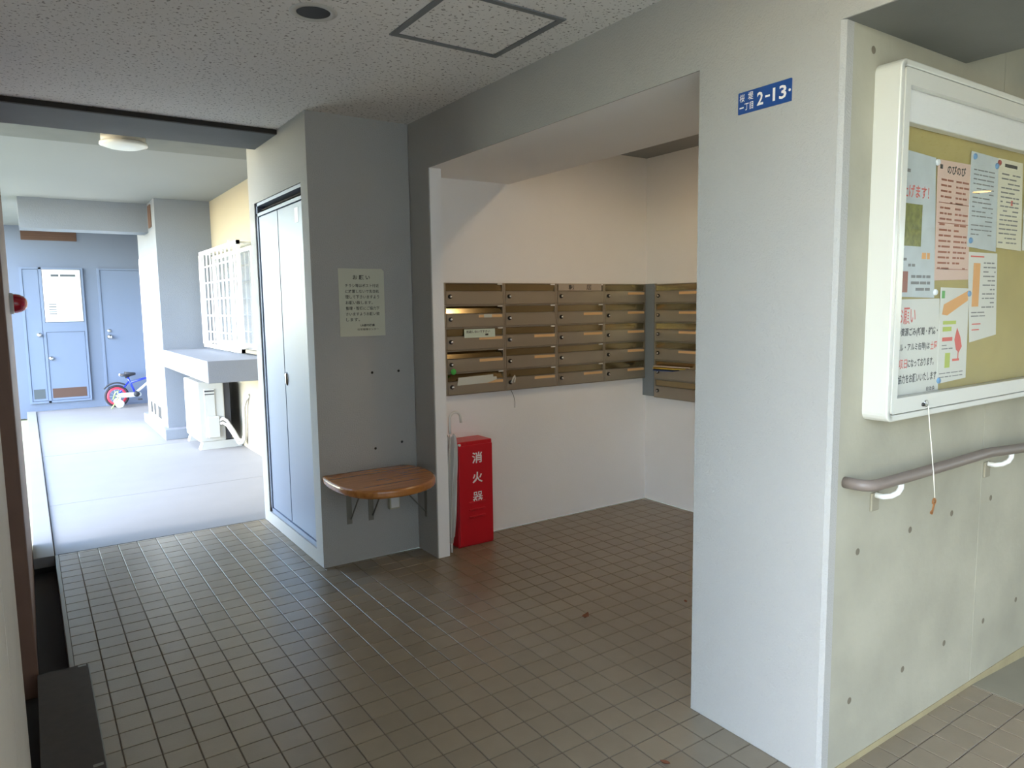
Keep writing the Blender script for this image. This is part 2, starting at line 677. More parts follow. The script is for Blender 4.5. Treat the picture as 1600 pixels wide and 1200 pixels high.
# walls behind the bench and around the steel cabinet
bm = B()
add_box(bm, 1.42, X1, YB, 5.16, 0, 2.9)
add_box(bm, XL, 1.42, YB, 4.055, 0, 2.9)
add_box(bm, XL, 1.42, 5.03, 5.16, 0, 2.9)
add_box(bm, XL, 1.42, 4.055, 5.03, 2.205, 2.9)
add_box(bm, XL, 1.42, 4.055, 5.03, 0, 0.085)
wall_bench = struct('wall_bench', bm, 'grey_paint', 'grey sprayed wall block behind the wooden bench')
for x, z in ((1.675, 1.12), (1.845, 1.12), (1.853, 0.685), (1.68, 0.665)):
    obj('screw_hole', lathe([(0, 0.002), (0.006, 0.002), (0.008, 0)], (x, YB, z), (0, -1, 0), 10), 'shadow_gap', wall_bench)

# mailbox alcove
struct('wall_back', box(X1, 4.1, 3.935, 4.25, 0, 2.9), 'white_paint', 'white alcove wall carrying the large mailbox block')
struct('wall_right', box(3.9, 4.1, 1.42, 3.935, 0, 2.9), 'white_paint', 'white alcove side wall carrying the short mailbox column')
struct('wall_alcove_front', box(2.42, 3.9, 1.42, 1.50, 0, 2.9), 'white_paint', 'white inner side of the concrete wall')
bm = box(X1 + 0.006, 2.03, 3.69, 3.935, 0, ZH)
struct('wall_reveal', bm, 'white_paint', 'narrow white end of the stub wall beside the umbrella')
struct('wall_stub', box(X1, X1 + 0.006, 3.693, 3.94, 0, ZH), 'grey_paint', 'dark grey face of the stub wall beside the bench')
struct('beam_header_core', box(X1 + 0.006, 2.66, 1.45, 3.935, ZH, 2.9), 'white_paint', 'white underside of the deep beam over the alcove')
struct('beam_header', box(X1, X1 + 0.006, YN, YB, ZH, 2.9), 'grey_paint', 'grey face of the beam above the alcove opening')
struct('beam_front', box(X1 + 0.006, 2.66, YN, 1.45, ZH, 2.9), 'dark_grey', 'dark grey beam underside at the top right')

# column
bm = B()
poly = [(X1 + 0.012, 1.2), (1.997, 1.2), (1.997, 1.42), (2.42, 1.42), (2.42, 1.72), (X1, 1.72), (X1, 1.212)]
add_prism(bm, poly, (0, 0, 0), XP, YP, ZP, 0, ZH)
struct('column', bm, 'grey_paint', 'wide grey sprayed column between the alcove and the concrete wall')

# bare concrete wall with formwork plugs
cw = struct('wall_concrete', box(1.997, 9.0, 1.206, 1.42, -0.5, 2.9), 'concrete', 'bare concrete wall under the notice case')
for x0, x1 in ((1.997, 2.952), (2.9545, 3.85), (3.8525, 9.0)):
    obj('panel', box(x0, x1, 1.2, 1.21, 0.0, 2.45), 'concrete', cw)
mat('stained_mortar', rgb(158, 146, 112), 0.85, noise=(9, 0.1))
obj('skirting', box(2.0, 9.0, 1.197, 1.2, -0.4, 0.020), 'stained_mortar', cw)

# ceilings and beams
struct('ceiling', box(-0.40, X1, YN, 4.45, ZC, 2.9), 'ceiling_board', 'speckled mineral board ceiling of the lobby')
struct('trim_3', box(-0.40, XL, 4.45, 4.475, ZC - 0.027, 2.9), 'shadow_gap', 'dark edge strip at the end of the lobby ceiling')
struct('beam_corridor', box(-0.40, X1, 4.475, 4.95, ZC - 0.026, 2.9), 'beam_shaded_grey', 'grey beam underside between lobby and corridor')
struct('beam_step', box(-0.20, 2.3, 4.95, 6.10, 2.70, 2.9), 'dark_grey', 'blue grey ceiling step behind the lobby beam')  # darker tone stands in for the weak light on this step
struct('ceiling_corridor', box(-0.90, 2.3, 6.10, 13.2, 2.78, 2.9), 'ceiling_smooth', 'smooth pale corridor ceiling')
struct('ceiling_alcove', box(2.66, 4.1, 1.45, 4.1, ZC, 2.9), 'ceiling_smooth', 'pale ceiling inside the mailbox alcove')
struct('wall_sky_block', box(10.0, 10.2, -3.0, 1.42, -0.5, 2.6), 'grey_paint', 'unseen grey wall added beyond the ramp to block reflected sky')  # unseen, added so the notice case glass does not mirror bright sky
struct('ceiling_side', box(2.66, 10.0, -3.0, 1.2, 2.45, 2.6), 'ceiling_board', 'pale ceiling above the ramp at the right')

# corridor walls
struct('wall_window', box(1.92, 2.2, 5.16, 9.2, 0, 2.78), 'cream_paint', 'cream corridor wall behind the window grille')
struct('pillar', box(1.32, 2.2, 9.2, 10.75, 0, 2.78), 'blue_grey_paint', 'blue grey corridor pillar beside the window recess')
struct('plinth', box(1.265, 1.92, 9.05, 10.85, 0, 0.12, bevel=0.004), 'blue_grey_paint', 'low plinth around the corridor pillar')
struct('ledge', box(1.32, 1.92, 6.78, 9.2, 0.845, 1.045, bevel=0.006), 'blue_grey_paint', 'thick concrete ledge under the window grille')
struct('beam_far', box(0.03, 1.32, 9.75, 10.1, 2.44, 2.78), 'blue_grey_paint', 'blue grey beam crossing the far end of the corridor')
struct('wall_far', box(-0.40, 2.3, 13.0, 13.2, -0.1, 2.9), 'far_paint', 'blue grey wall closing the corridor')
struct('wall_far_right', box(2.0, 2.3, 10.75, 13.0, 0, 2.9), 'blue_grey_paint', 'side wall of the far corridor recess')

# ------------------------------------------------------------------ steel shaft cabinet
t = thing('shaft_cabinet', 'tall blue grey double door steel cabinet set in the wall beside the corridor', 'cabinet', (1.40, 4.54, 0.085))
bm = B()
y0, y1, z0, z1 = 4.055, 5.03, 0.085, 2.205
fx0, fx1 = 1.345, 1.42
add_box(bm, fx0, fx1, y0, y0 + 0.03, z0, z1)
add_box(bm, fx0, fx1, y1 - 0.03, y1, z0, z1)
add_box(bm, fx0, fx1, y0, y1, z0, z0 + 0.03)
add_box(bm, fx0, fx1, y0, y1, z1 - 0.02, z1)
add_box(bm, fx0, fx1, y0, y1, 2.118, 2.138)
obj('frame', bm, 'steel_blue', t)
obj('dark_backing', box(1.392, 1.404, y0 + 0.03, y1 - 0.03, z0 + 0.03, 2.118), 'shadow_gap', t)  # dark sheet added behind the doors so the seam reads as shade
lv = obj('louver', box(1.405, 1.42, y0 + 0.03, y1 - 0.03, 2.138, z1 - 0.02), 'shadow_gap', t)
obj('slat', box(1.37, 1.402, y0 + 0.03, y1 - 0.03, 2.158, 2.164), 'shadow_gap', lv)
ym = 4.575
for a, b in ((y0 + 0.036, ym - 0.005), (ym + 0.005, y1 - 0.036)):
    d = obj('door', box(1.352, 1.39, a, b, z0 + 0.034, 2.114, bevel=0.003), 'steel_blue', t)
    if a < 4.2:
        h = obj('handle', lathe([(0, 0.012), (0.018, 0.012), (0.024, 0.008), (0.028, 0)], (1.352, 4.535, 1.06), (-1, 0, 0), 20), 'chrome', d)
        h.scale = (1, 0.7, 1.6)
        hc = Vector((1.352, 4.535, 1.06)) - origin_of(t)
        h.location = Vector((hc.x * 0, hc.y * (1 - 0.7), hc.z * (1 - 1.6)))
        obj('sticker', box(1.3505, 1.352, 4.17, 4.235, 2.0, 2.085), 'white_enamel', d)
        obj('faded_patch', ring(rrect(-4.44, -4.16, 1.52, 1.86, 0.01, 2), rrect(-4.43, -4.17, 1.53, 1.85, 0.008, 2),
                                (1.352, 0, 0), -YP, ZP, -XP, 0.0, 0.0006), 'steel_light', d)

# ------------------------------------------------------------------ notice sheet on the grey wall
t = thing('notice_sheet', 'off white request notice taped to the grey wall above the bench', 'notice', (1.628, YB, 1.337))
sh = [(1.489, 1.337), (1.767, 1.337), (1.768, 1.712), (1.755, 1.725), (1.489, 1.725)]
obj('sheet', prism(sh, (0, YB, 0), XP, ZP, -YP, 0.0005, 0.002), 'paper_notice', t)
o3 = (0, YB - 0.002, 0)
bm = text_fit('お 願 い', o3, XP, ZP, 1.575, 1.68, 1.662, 1.688, bold=0.02)
obj('title', bm, 'ink_black', t)
bm = B()
lines = ['チラシ等はポスト付近', 'に放置しないで各自処', '理して下さいますよう', 'お願い致します。', '整理・整頓にご協力下', 'さいますようお願い致', 'します。']
for k, s in enumerate(lines):
    zz = 1.618 - k * 0.0325
    w = 0.207 * len(s) / 10.0
    bm = join_bm(bm, text_fit(s, o3, XP, ZP, 1.527, 1.527 + w, zz, zz + 0.020, bold=0.012))
obj('lettering', bm, 'ink_black', t)
bm = text_fit('UR都市機構', o3, XP, ZP, 1.612, 1.70, 1.392, 1.407, bold=0.02)
bm = join_bm(bm, text_fit('住宅管理センター', o3, XP, ZP, 1.592, 1.725, 1.370, 1.382, bold=0.01))
obj('signature', bm, 'ink_black', t)

# ------------------------------------------------------------------ wooden bench with brackets
t = thing('wall_bench_seat', 'half oval varnished wooden seat bracketed to the grey wall', 'bench', (1.63, YB, 0.24))
t.name = 'wooden_bench'
outl = [(1.345, 3.935), (1.330, 3.82), (1.330, 3.70), (1.342, 3.60), (1.375, 3.50), (1.43, 3.432), (1.51, 3.395), (1.60, 3.385),
        (1.70, 3.400), (1.785, 3.440), (1.85, 3.505), (1.893, 3.59), (1.912, 3.68), (1.915, 3.76), (1.905, 3.84), (1.875, 3.905), (1.84, 3.935)]


def smooth_poly(p, it=2):
    for _ in range(it):
        q = [p[0]]
        for a, b in zip(p[:-1], p[1:]):
            q.append((a[0] * .75 + b[0] * .25, a[1] * .75 + b[1] * .25))
            q.append((a[0] * .25 + b[0] * .75, a[1] * .25 + b[1] * .75))
        q.append(p[-1])
        p = q
    return p


bm = prism(smooth_poly(outl), (0, 0, 0), XP, YP, ZP, 0.502, 0.548)
es = [e for e in bm.edges if abs(e.verts[0].co.z - e.verts[1].co.z) < 1e-5]
bmesh.ops.bevel(bm, geom=es, offset=0.014, segments=3, affect='EDGES', profile=0.5)
obj('seat', bm, 'wood', t)
for x in (1.50, 1.636):
    bk = obj('bracket', box(x - 0.016, x + 0.016, YB - 0.004, YB, 0.235, 0.502), 'galvanised', t)
    obj('bracket_arm', box(x - 0.013, x + 0.013, 3.56, YB - 0.004, 0.494, 0.5019), 'galvanised', bk)
    obj('brace', tube([(x + 0.008, YB - 0.008, 0.265), (x + 0.008, 3.74, 0.495)], 0.0045, 8), 'galvanised', bk)
x = X1
bk = obj('bracket', box(X1 - 0.004, X1, 3.815, 3.845, 0.225, 0.50), 'galvanised', t)
obj('bracket_arm', box(1.70, X1 - 0.004, 3.817, 3.843, 0.494, 0.5019), 'galvanised', bk)
obj('brace', tube([(X1 - 0.008, 3.83, 0.26), (1.74, 3.83, 0.495)], 0.0045, 8), 'galvanised', bk)
t = thing('wall_outlet', 'small ivory socket box on the grey wall below the bench', 'outlet', (1.775, YB, 0.285))
obj('box', box(1.745, 1.812, YB - 0.035, YB, 0.285, 0.40, bevel=0.004), 'outlet_ivory', t)
obj('cover', box(1.752, 1.805, YB - 0.039, YB - 0.035, 0.295, 0.39, bevel=0.002), 'white_plastic', t)

# ------------------------------------------------------------------ mailboxes
MB_COLS = [2.150, 2.592, 3.022, 3.455, 3.868]
MB_TOP, MB_H = 1.648, 0.1412


def mailbox(label, group, o0, u, n, w, h, label_strip=True, hinge=True, tilt=0.0, side=False):
    """o0 = lower left front corner of the unit, u = to the right, n = outwards"""
    t = thing('mailbox', label, 'mailbox', tuple(o0), group)
    v = ZP

    def bx(name, a0, a1, b0, b1, d0, d1, m, par=None):
        bm = prism([(a0, b0), (a1, b0), (a1, b1), (a0, b1)], o0, u, v, n, d0, d1)
        return obj(name, bm, m, par or t)
    e = 0.011
    bm = B()
    R4 = [(0, 0), (w, 0), (w, h), (0, h)]
    I4 = [(e, 0.003), (w - e, 0.003), (w - e, h - 0.004), (e, h - 0.004)]
    add_ring(bm, R4, I4, o0, u, v, n, -0.028, 0.0)
    add_prism(bm, [(0.002, 0.002), (w - 0.002, 0.002), (w - 0.002, h - 0.002), (0.002, h - 0.002)], o0, u, v, n, -0.0275, -0.024)
    obj('casing', bm, 'mailbox_steel', t)
    hd = h * 0.62
    d = bx('door', e + 0.002, w - e - 0.002, 0.005, hd, -0.02, 0.002, 'mailbox_steel')
    # letter flap, leaning inwards at the top
    bm = B()
    f0, f1 = hd + 0.004, h - 0.007
    a0, a1 = e + 0.003, w - e - 0.003
    back = tilt
    fb = -0.003 + min(0.0, back)
    ft = -0.003 - max(0.0, back)
    pts = [(a0, f0, fb), (a1, f0, fb), (a1, f1, ft), (a0, f1, ft)]
    P = [o0 + u * a + v * b + n * c for a, b, c in pts]
    Q = [p - n * 0.003 for p in P]
    vs = [bm.verts.new(p) for p in P + Q]
    for f in ((0, 1, 2, 3), (7, 6, 5, 4), (0, 4, 5, 1), (1, 5, 6, 2), (2, 6, 7, 3), (3, 7, 4, 0)):
        bm.faces.new([vs[i] for i in f])
    bmesh.ops.recalc_face_normals(bm, faces=bm.faces[:])
    obj('flap', bm, 'mailbox_flap', t)
    c = o0 + u * (e + 0.028) + v * (hd * 0.62) + n * 0.002
    k = obj('lock', lathe([(0.0135, 0), (0.0135, 0.008), (0.011, 0.010), (0, 0.010)], c, n, 16), 'black_plastic', d)
    obj('lock_core', lathe([(0.0085, 0.0), (0.0085, 0.013), (0.006, 0.016), (0, 0.016)], c + u * 0.003, n, 14), 'chrome', d)
    if label_strip:
        bx('name_strip', w * 0.56, w - e - 0.006, hd - 0.0245, hd - 0.007, 0.002, 0.0032, 'mailbox_label', d)
    if hinge:
        bx('hinge_glint_tab', w - e - 0.036, w - e - 0.002, h - 0.010, h - 0.003, -0.004, 0.003, 'white_enamel')  # white stands in for the glint on the metal tab
    if side:
        bx('side_trim', -0.006, -0.0005, 0, h, -0.026, 0.001, 'dull_metal')
    return t


ordr = ['top', 'second', 'third', 'fourth', 'bottom']
cname = ['first (leftmost)', 'second', 'third', 'fourth']
nostrip = {(0, 0), (1, 0), (1, 1), (2, 0), (2, 3)}
extra = {(0, 2): ' with a printed pale sticker', (0, 3): ' with a green tag on its lock', (0, 4): ' with a white label over the flap',
         (1, 4): ' with a loop of string on its lock', (2, 0): ' with a handwritten paper over the flap'}
for ci in range(4):
    for ri in range(5):
        o0 = Vector((MB_COLS[ci] + 0.001, 3.906, MB_TOP - (ri + 1) * MB_H + 0.0012))
        lab = 'steel mailbox%s, %s row of the %s column' % (extra.get((ci, ri), ''), ordr[ri], cname[ci])
        mailbox(lab, 'mailboxes on the alcove back wall', o0, XP, -YP, MB_COLS[ci + 1] - MB_COLS[ci] - 0.002, MB_H - 0.0018,
                (ci, ri) not in nostrip, ci < 3, {(0, 1): 0.018, (0, 3): 0.019, (0, 4): 0.016, (0, 0): 0.006}.get((ci, ri), random.uniform(-0.007, -0.002)), ci == 0)
ordr6 = ['top', 'second', 'third', 'fourth', 'fifth', 'bottom']
for ri in range(6):
    o0 = Vector((3.872, 3.815, 1.645 - (ri + 1) * 0.1403 + 0.001))
    mailbox('steel mailbox on the side wall of the alcove, %s in its column%s' % (ordr6[ri], ', stuffed with leaflets' if ri == 4 else ''),
            'mailboxes on the alcove side wall', o0, -YP, -XP, 0.43, 0.1385, ri not in (4, 5), False, random.uniform(-0.006, 0.001))
tag(obj('filler_strip', box(3.870, 3.899, 3.818, 3.934, 0.81, 1.648), 'filler_grey', None, (3.885, 3.87, 0.81)),
    'grey blue metal strip filling the corner between the two mailbox blocks', 'filler strip')


def mb(ci, ri):
    return Vector((MB_COLS[ci], 3.906, MB_TOP - (ri + 1) * MB_H))


# slips and tags on the mailboxes
p = mb(0, 2)
t = thing('sticker', 'pale printed sticker across the third mailbox flap of the first column', 'sticker', (p.x + 0.22, 3.90, p.z + 0.075))
obj('sheet', box(p.x + 0.135, p.x + 0.365, 3.899, 3.901, p.z + 0.078, p.z + 0.132), 'sticker_mint', t)
bm = text_fit('投函しないで下さい', (0, 3.899, 0), XP, ZP, p.x + 0.150, p.x + 0.325, p.z + 0.107, p.z + 0.124, bold=0.02)
bm = join_bm(bm, box(p.x + 0.29, p.x + 0.313, 3.8982, 3.8988, p.z + 0.090, p.z + 0.101))
obj('lettering', bm, 'ink_black', t)
p = mb(2, 0)
t = thing('paper_slip', 'handwritten paper slip over the top flap of the third mailbox column', 'paper slip', (p.x + 0.22, 3.90, p.z + 0.09))
obj('sheet', box(p.x + 0.016, p.x + 0.405, 3.901, 3.9025, p.z + 0.092, p.z + 0.139), 'paper_white', t)
MATS['paper_slip'] = mat('slip_beige', rgb(176, 162, 146), 0.8)
t.children[0].data.materials[0] = MATS['slip_beige']
bm = text_fit('転', (0, 3.901, 0), XP, ZP, p.x + 0.105, p.x + 0.155, p.z + 0.097, p.z + 0.134, bold=0.03)
bm = join_bm(bm, text_fit('居', (0, 3.901, 0), XP, ZP, p.x + 0.265, p.x + 0.310, p.z + 0.097, p.z + 0.134, bold=0.005))
obj('lettering', bm, 'ink_black', t)
p = mb(0, 4)
tag(obj('paper_slip', prism([(0.075, 0.062), (0.30, 0.066), (0.372, 0.084), (0.372, 0.102), (0.345, 0.103), (0.345, 0.118), (0.085, 0.112)],
                            p, XP, ZP, -YP, 0.006, 0.008), 'paper_white', None, (p.x + 0.2, 3.9, p.z + 0.08)),
    'blank white paper stuck over the lowest mailbox flap of the first column', 'paper slip')
p = mb(0, 1)
tag(obj('name_label', box(p.x + 0.285, p.x + 0.345, 3.901, 3.9026, p.z + 0.062, p.z + 0.083), 'paper_white', None, (p.x + 0.3, 3.90, p.z + 0.062)),
    'small white paper label on the second mailbox of the first column', 'label')
p = mb(0, 3)
c = Vector((p.x + 0.045, 3.888, p.z + 0.012))
tag(obj('green_tag', lathe([(0, 0.004), (0.016, 0.004), (0.019, 0.002), (0.019, -0.002), (0.016, -0.004), (0, -0.004)], c, (0, -1, 0), 20),
        'tag_green', None, tuple(c)), 'round green plastic tag hanging from a mailbox lock', 'tag')
p = mb(1, 4)
tag(obj('string_loop', tube([(p.x + 0.042, 3.888, p.z + 0.055), (p.x + 0.050, 3.884, p.z + 0.085), (p.x + 0.062, 3.884, p.z + 0.100),
                             (p.x + 0.066, 3.884, p.z + 0.080), (p.x + 0.060, 3.884, p.z + 0.055)], 0.005, 8),
        'string_white', None, (p.x + 0.05, 3.886, p.z + 0.05)), 'white cord looped on the lowest mailbox lock of the second column', 'cord')
tag(obj('loose_wire', tube([(2.655, 3.93, 0.94), (2.672, 3.925, 0.90), (2.682, 3.926, 0.86), (2.685, 3.932, 0.82)], 0.0018, 6),
        'galvanised', None, (2.67, 3.93, 0.82)), 'thin dark wire dangling below the second mailbox column', 'wire')
# leaflets sticking out of the side-wall mailbox
z = 1.645 - 4 * 0.1403 - 0.052


def leaflet(name, y0, y1, d, z0, dz, m, lab):
    bm = B()
    P = [(3.865, y0, z0), (3.865, y1, z0 - 0.003), (3.865 - d, y1 - 0.03, z0 + dz), (3.865 - d * 1.15, y0 + 0.02, z0 + dz + 0.006)]
    lo = [bm.verts.new(q) for q in P]
    hi = [bm.verts.new((q[0], q[1], q[2] + 0.006)) for q in P]
    bm.faces.new(lo)
    bm.faces.new(hi)
    for i in range(4):
        bm.faces.new((lo[i], lo[(i + 1) % 4], hi[(i + 1) % 4], hi[i]))
    bmesh.ops.recalc_face_normals(bm, faces=bm.faces[:])
    tag(obj(name, bm, m, None, (3.84, (y0 + y1) / 2, z0)), lab, 'leaflet', 'leaflets in the stuffed mailbox')


leaflet('leaflet', 3.46, 3.80, 0.05, z + 0.012, -0.004, 'newsprint', 'folded newsprint leaflet, uppermost in the stuffed side wall mailbox')
leaflet('leaflet', 3.50, 3.80, 0.055, z, -0.006, 'leaflet_yellow', 'yellow leaflet sticking out of the stuffed side wall mailbox')
leaflet('leaflet', 3.56, 3.81, 0.045, z - 0.012, -0.012, 'leaflet_blue', 'dark blue leaflet, lowest in the stuffed side wall mailbox')

# ------------------------------------------------------------------ fire extinguisher box
t = thing('extinguisher_box', 'red steel fire extinguisher box standing in the alcove', 'extinguisher box', (2.265, 3.84, 0))
rx0, rx1, ry0, ry1 = 2.138, 2.392, 3.757, 3.93
obj('body', box(rx0, rx1, ry0 + 0.012, ry1, 0.0, 0.668, bevel=0.005), 'red_paint', t)
d = obj('door', box(rx0 + 0.004, rx1 - 0.004, ry0, ry0 + 0.012, 0.012, 0.645, bevel=0.004), 'red_paint', t)
for k, ch in enumerate('消火器'):
    zz = 0.528 - k * 0.126
    obj('character', text_fit(ch, (0, ry0, 0), XP, ZP, 2.238, 2.312, zz, zz + 0.070, bold=0.008 if k == 2 else 0.022), 'white_ink', t)
for k in range(3):
    zz = 0.185 + k * 0.045
    obj('vent_rib', box(2.21, 2.33, ry0 - 0.005, ry0 + 0.002, zz, zz + 0.012, bevel=0.004), 'red_paint', d)
obj('knob', lathe([(0.006, 0), (0.006, 0.008), (0.008, 0.010), (0.008, 0.016), (0, 0.018)], (2.146, ry0 + 0.004, 0.656), (0, -1, 0), 12), 'white_plastic', t)

# ------------------------------------------------------------------ clear umbrella
t = thing('umbrella', 'folded clear vinyl umbrella with white crook handle leaning beside the red box', 'umbrella', (2.06, 3.76, 0))
base, top = Vector((2.068, 3.735, 0.0)), Vector((2.068, 3.725, 0.80))
ax = (top - base).normalized()
obj('shaft', tube([base + ax * 0.04, top], 0.005, 8), 'white_plastic', t)
hk = [top - ax * 0.06, top] + [top + Vector((0.038, 0, 0)) + 0.038 * Vector((-math.cos(a), 0.0, math.sin(a))) + ax * 0.03
                               for a in [k * PI / 10 for k in range(0, 11)]]
hk.append(hk[-1] + Vector((0.003, 0, -0.03)))
obj('handle', tube(hk, 0.0085, 10), 'white_plastic', t)
bm = B()
rings = []
N = 32
a_, b_ = frame_to(ax)
for s, r in ((0.06, 0.010), (0.12, 0.018), (0.25, 0.026), (0.40, 0.030), (0.55, 0.034), (0.64, 0.034), (0.70, 0.028), (0.72, 0.02)):
    rr = []
    for k in range(N):
        rad = r * (1.0 + 0.35 * (1 if k % 4 == 0 else (-0.6 if k % 4 == 2 else 0)) * min(1, s * 2.2))
        an = 2 * PI * k / N + s * 1.4
        rr.append(bm.verts.new(base + ax * (s + (0.02 if k % 4 == 0 and s > 0.6 else 0)) + rad * (math.cos(an) * a_ + math.sin(an) * b_)))
    rings.append(rr)
for i in range(len(rings) - 1):
    for k in range(N):
        bm.faces.new((rings[i][k], rings[i][(k + 1) % N], rings[i + 1][(k + 1) % N], rings[i + 1][k]))
cn = obj('canopy', bm, 'vinyl_clear', t)
for k in range(0, 8):
    an0 = 2 * PI * k / 8
    pts = [base + ax * s + r * 1.3 * (math.cos(an0 + s * 1.4) * a_ + math.sin(an0 + s * 1.4) * b_)
           for s, r in ((0.10, 0.014), (0.25, 0.024), (0.40, 0.029), (0.55, 0.033), (0.66, 0.033))]
    obj('rib', tube(pts, 0.0022, 6), 'vinyl_edge', cn)
obj('ferrule', tube([base + ax * 0.0, base + ax * 0.05, base + ax * 0.075], [0.007, 0.008, 0.010], 10), 'white_plastic', t)

# ------------------------------------------------------------------ address plate on the column
t = thing('address_plate', 'blue enamel address plate with white numbers on the column', 'sign', (X1, 1.458, 2.10))
obj('plate', prism(rrect(-1.556, -1.362, 2.099, 2.166, 0.002, 2), (X1, 0, 0), -YP, ZP, -XP, 0.0, 0.003), 'blue_enamel', t)
o3 = (X1 - 0.003, 0, 0)
bm = text_fit('桜', o3, -YP, ZP, -1.550, -1.531, 2.136, 2.160, bold=0.006)
bm = join_bm(bm, text_fit('堤', o3, -YP, ZP, -1.518, -1.498, 2.137, 2.161, bold=0.006))
bm = join_bm(bm, text_fit('一', o3, -YP, ZP, -1.550, -1.534, 2.116, 2.120, bold=0.02))
bm = join_bm(bm, text_fit('丁目', o3, -YP, ZP, -1.531, -1.498, 2.108, 2.130, bold=0.012))
bm = join_bm(bm, text_fit('2', o3, -YP, ZP, -1.484, -1.461, 2.112, 2.152, bold=0.02))
bm = join_bm(bm, text_fit('-', o3, -YP, ZP, -1.454, -1.437, 2.130, 2.136, bold=0.0))
bm = join_bm(bm, text_fit('13', o3, -YP, ZP, -1.427, -1.379, 2.112, 2.152, bold=0.02))
bm = join_bm(bm, lathe([(0, 0.001), (0.004, 0.001), (0.004, 0)], (X1 - 0.003, 1.368, 2.132), (-1, 0, 0), 10))
obj('lettering', bm, 'white_ink', t)

# ------------------------------------------------------------------ notice case on the concrete wall
NX0, NX1, NZ0, NZ1, NY = 2.112, 3.36, 1.135, 2.188, 1.122
t = thing('notice_case', 'white framed glass notice case on the concrete wall', 'notice case', (2.736, 1.2, NZ0))
o0 = (0, 1.2, 0)
n_ = -YP
bm = ring(rrect(NX0, NX1, NZ0, NZ1, 0.028), rrect(NX0 + 0.02, NX1 - 0.02, NZ0 + 0.02, NZ1 - 0.02, 0.012), o0, XP, ZP, n_, 0.0005, 0.078)
es = [e for e in bm.edges if e.verts[0].co.y < 1.2 - 0.07 and e.verts[1].co.y < 1.2 - 0.07]
bmesh.ops.bevel(bm, geom=es, offset=0.004, segments=2, affect='EDGES', profile=0.5)
obj('outer_frame', bm, 'white_gloss', t)
obj('door_seam', ring(rrect(NX0 + 0.020, NX1 - 0.020, NZ0 + 0.020, NZ1 - 0.020, 0.012), rrect(NX0 + 0.03, NX1 - 0.03, NZ0 + 0.03, NZ1 - 0.03, 0.010),
                      o0, XP, ZP, n_, 0.055, 0.070), 'shadow_gap', t)
df = obj('door_frame', ring(rrect(NX0 + 0.0235, NX1 - 0.0235, NZ0 + 0.0235, NZ1 - 0.0235, 0.008),
                            rrect(NX0 + 0.052, NX1 - 0.052, NZ0 + 0.070, NZ1 - 0.070, 0.003), o0, XP, ZP, n_, 0.060, 0.0795), 'white_gloss', t)
gp = obj('glass_pane', box(NX0 + 0.045, NX1 - 0.045, 1.133, 1.1355, NZ0 + 0.06, NZ1 - 0.06), 'pane_glass', t)
obj('back_panel', box(NX0 + 0.02, NX1 - 0.02, 1.174, 1.199, NZ0 + 0.02, NZ1 - 0.02), 'board_felt', t)
obj('lamp_hood', box(NX0 + 0.03, NX1 - 0.03, 1.142, 1.174, 2.025, NZ1 - 0.03, bevel=0.004), 'white_plastic', t)
obj('inner_sill', box(NX0 + 0.03, NX1 - 0.03, 1.142, 1.164, NZ0 + 0.03, NZ0 + 0.068, bevel=0.003), 'dull_metal', t)
lk = obj('lock', lathe([(0.011, 0), (0.011, 0.004), (0.006, 0.005), (0, 0.005)], (2.336, 1.1205, 1.176), (0, -1, 0), 18), 'chrome', t)
obj('key_slot', lathe([(0.006, 0.0), (0.006, 0.006), (0, 0.006)], (2.318, 1.1205, 1.174), (0, -1, 0), 12), 'black_plastic', lk)

# key on a string
t = thing('hanging_key', 'small brass key hanging on a white string from the notice case', 'key', (2.40, 1.105, 0.82))
obj('string', tube([(2.338, 1.112, 1.168), (2.345, 1.108, 1.10), (2.362, 1.106, 1.02), (2.382, 1.105, 0.93), (2.392, 1.104, 0.865)], 0.0017, 6), 'string_white', t)
bm = ring([(0.011 * math.cos(k * PI / 8), 0.011 * math.sin(k * PI / 8)) for k in range(16)],
          [(0.006 * math.cos(k * PI / 8), 0.006 * math.sin(k * PI / 8)) for k in range(16)], (2.390, 1.104, 0.853), XP, ZP, YP, -0.002, 0.002)
bm = add_prism(bm, [(-0.003, -0.010), (0.003, -0.010), (-0.009, -0.042), (-0.015, -0.040)], (2.390, 1.104, 0.853), XP, ZP, YP, -0.002, 0.002)
bm = add_prism(bm, [(-0.012, -0.028), (-0.019, -0.031), (-0.021, -0.037), (-0.014, -0.036)], (2.390, 1.104, 0.853), XP, ZP, YP, -0.002, 0.002)
obj('key', bm, 'brass_key', t)


# papers pinned inside the case
def paper(lab, pts, m, depth=0.0):
    y = 1.172 - depth
    cx = sum(q[0] for q in pts) / len(pts)
    cz = min(q[1] for q in pts)
    t = thing('notice_paper', lab, 'notice', (cx, y, cz), 'papers in the notice case')
    obj('sheet', prism(pts, (0, y, 0), XP, ZP, -YP, 0.0, 0.0012), m, t)
    return t, (0, y - 0.0012, 0)


def bars(o3, rows, lift=0.0004):
    bm = B()
    for x0, x1, z0, z1 in rows:
        add_prism(bm, [(x0, z0), (x1, z0), (x1, z1), (x0, z1)], o3, XP, ZP, -YP, 0.0, lift)
    return bm


def lines(x0, x1, z0, z1, n, fill=0.35, seed=0):
    rd = random.Random(seed)
    out = []
    st = (z1 - z0) / n
    for k in range(n):
        a = x0
        z = z1 - (k + 1) * st
        while a < x1 - 0.01:
            b = min(x1, a + rd.uniform(0.015, 0.06))
            if rd.random() < 0.85:
                out.append((a, b, z, z + st * fill))
            a = b + 0.006
    return out


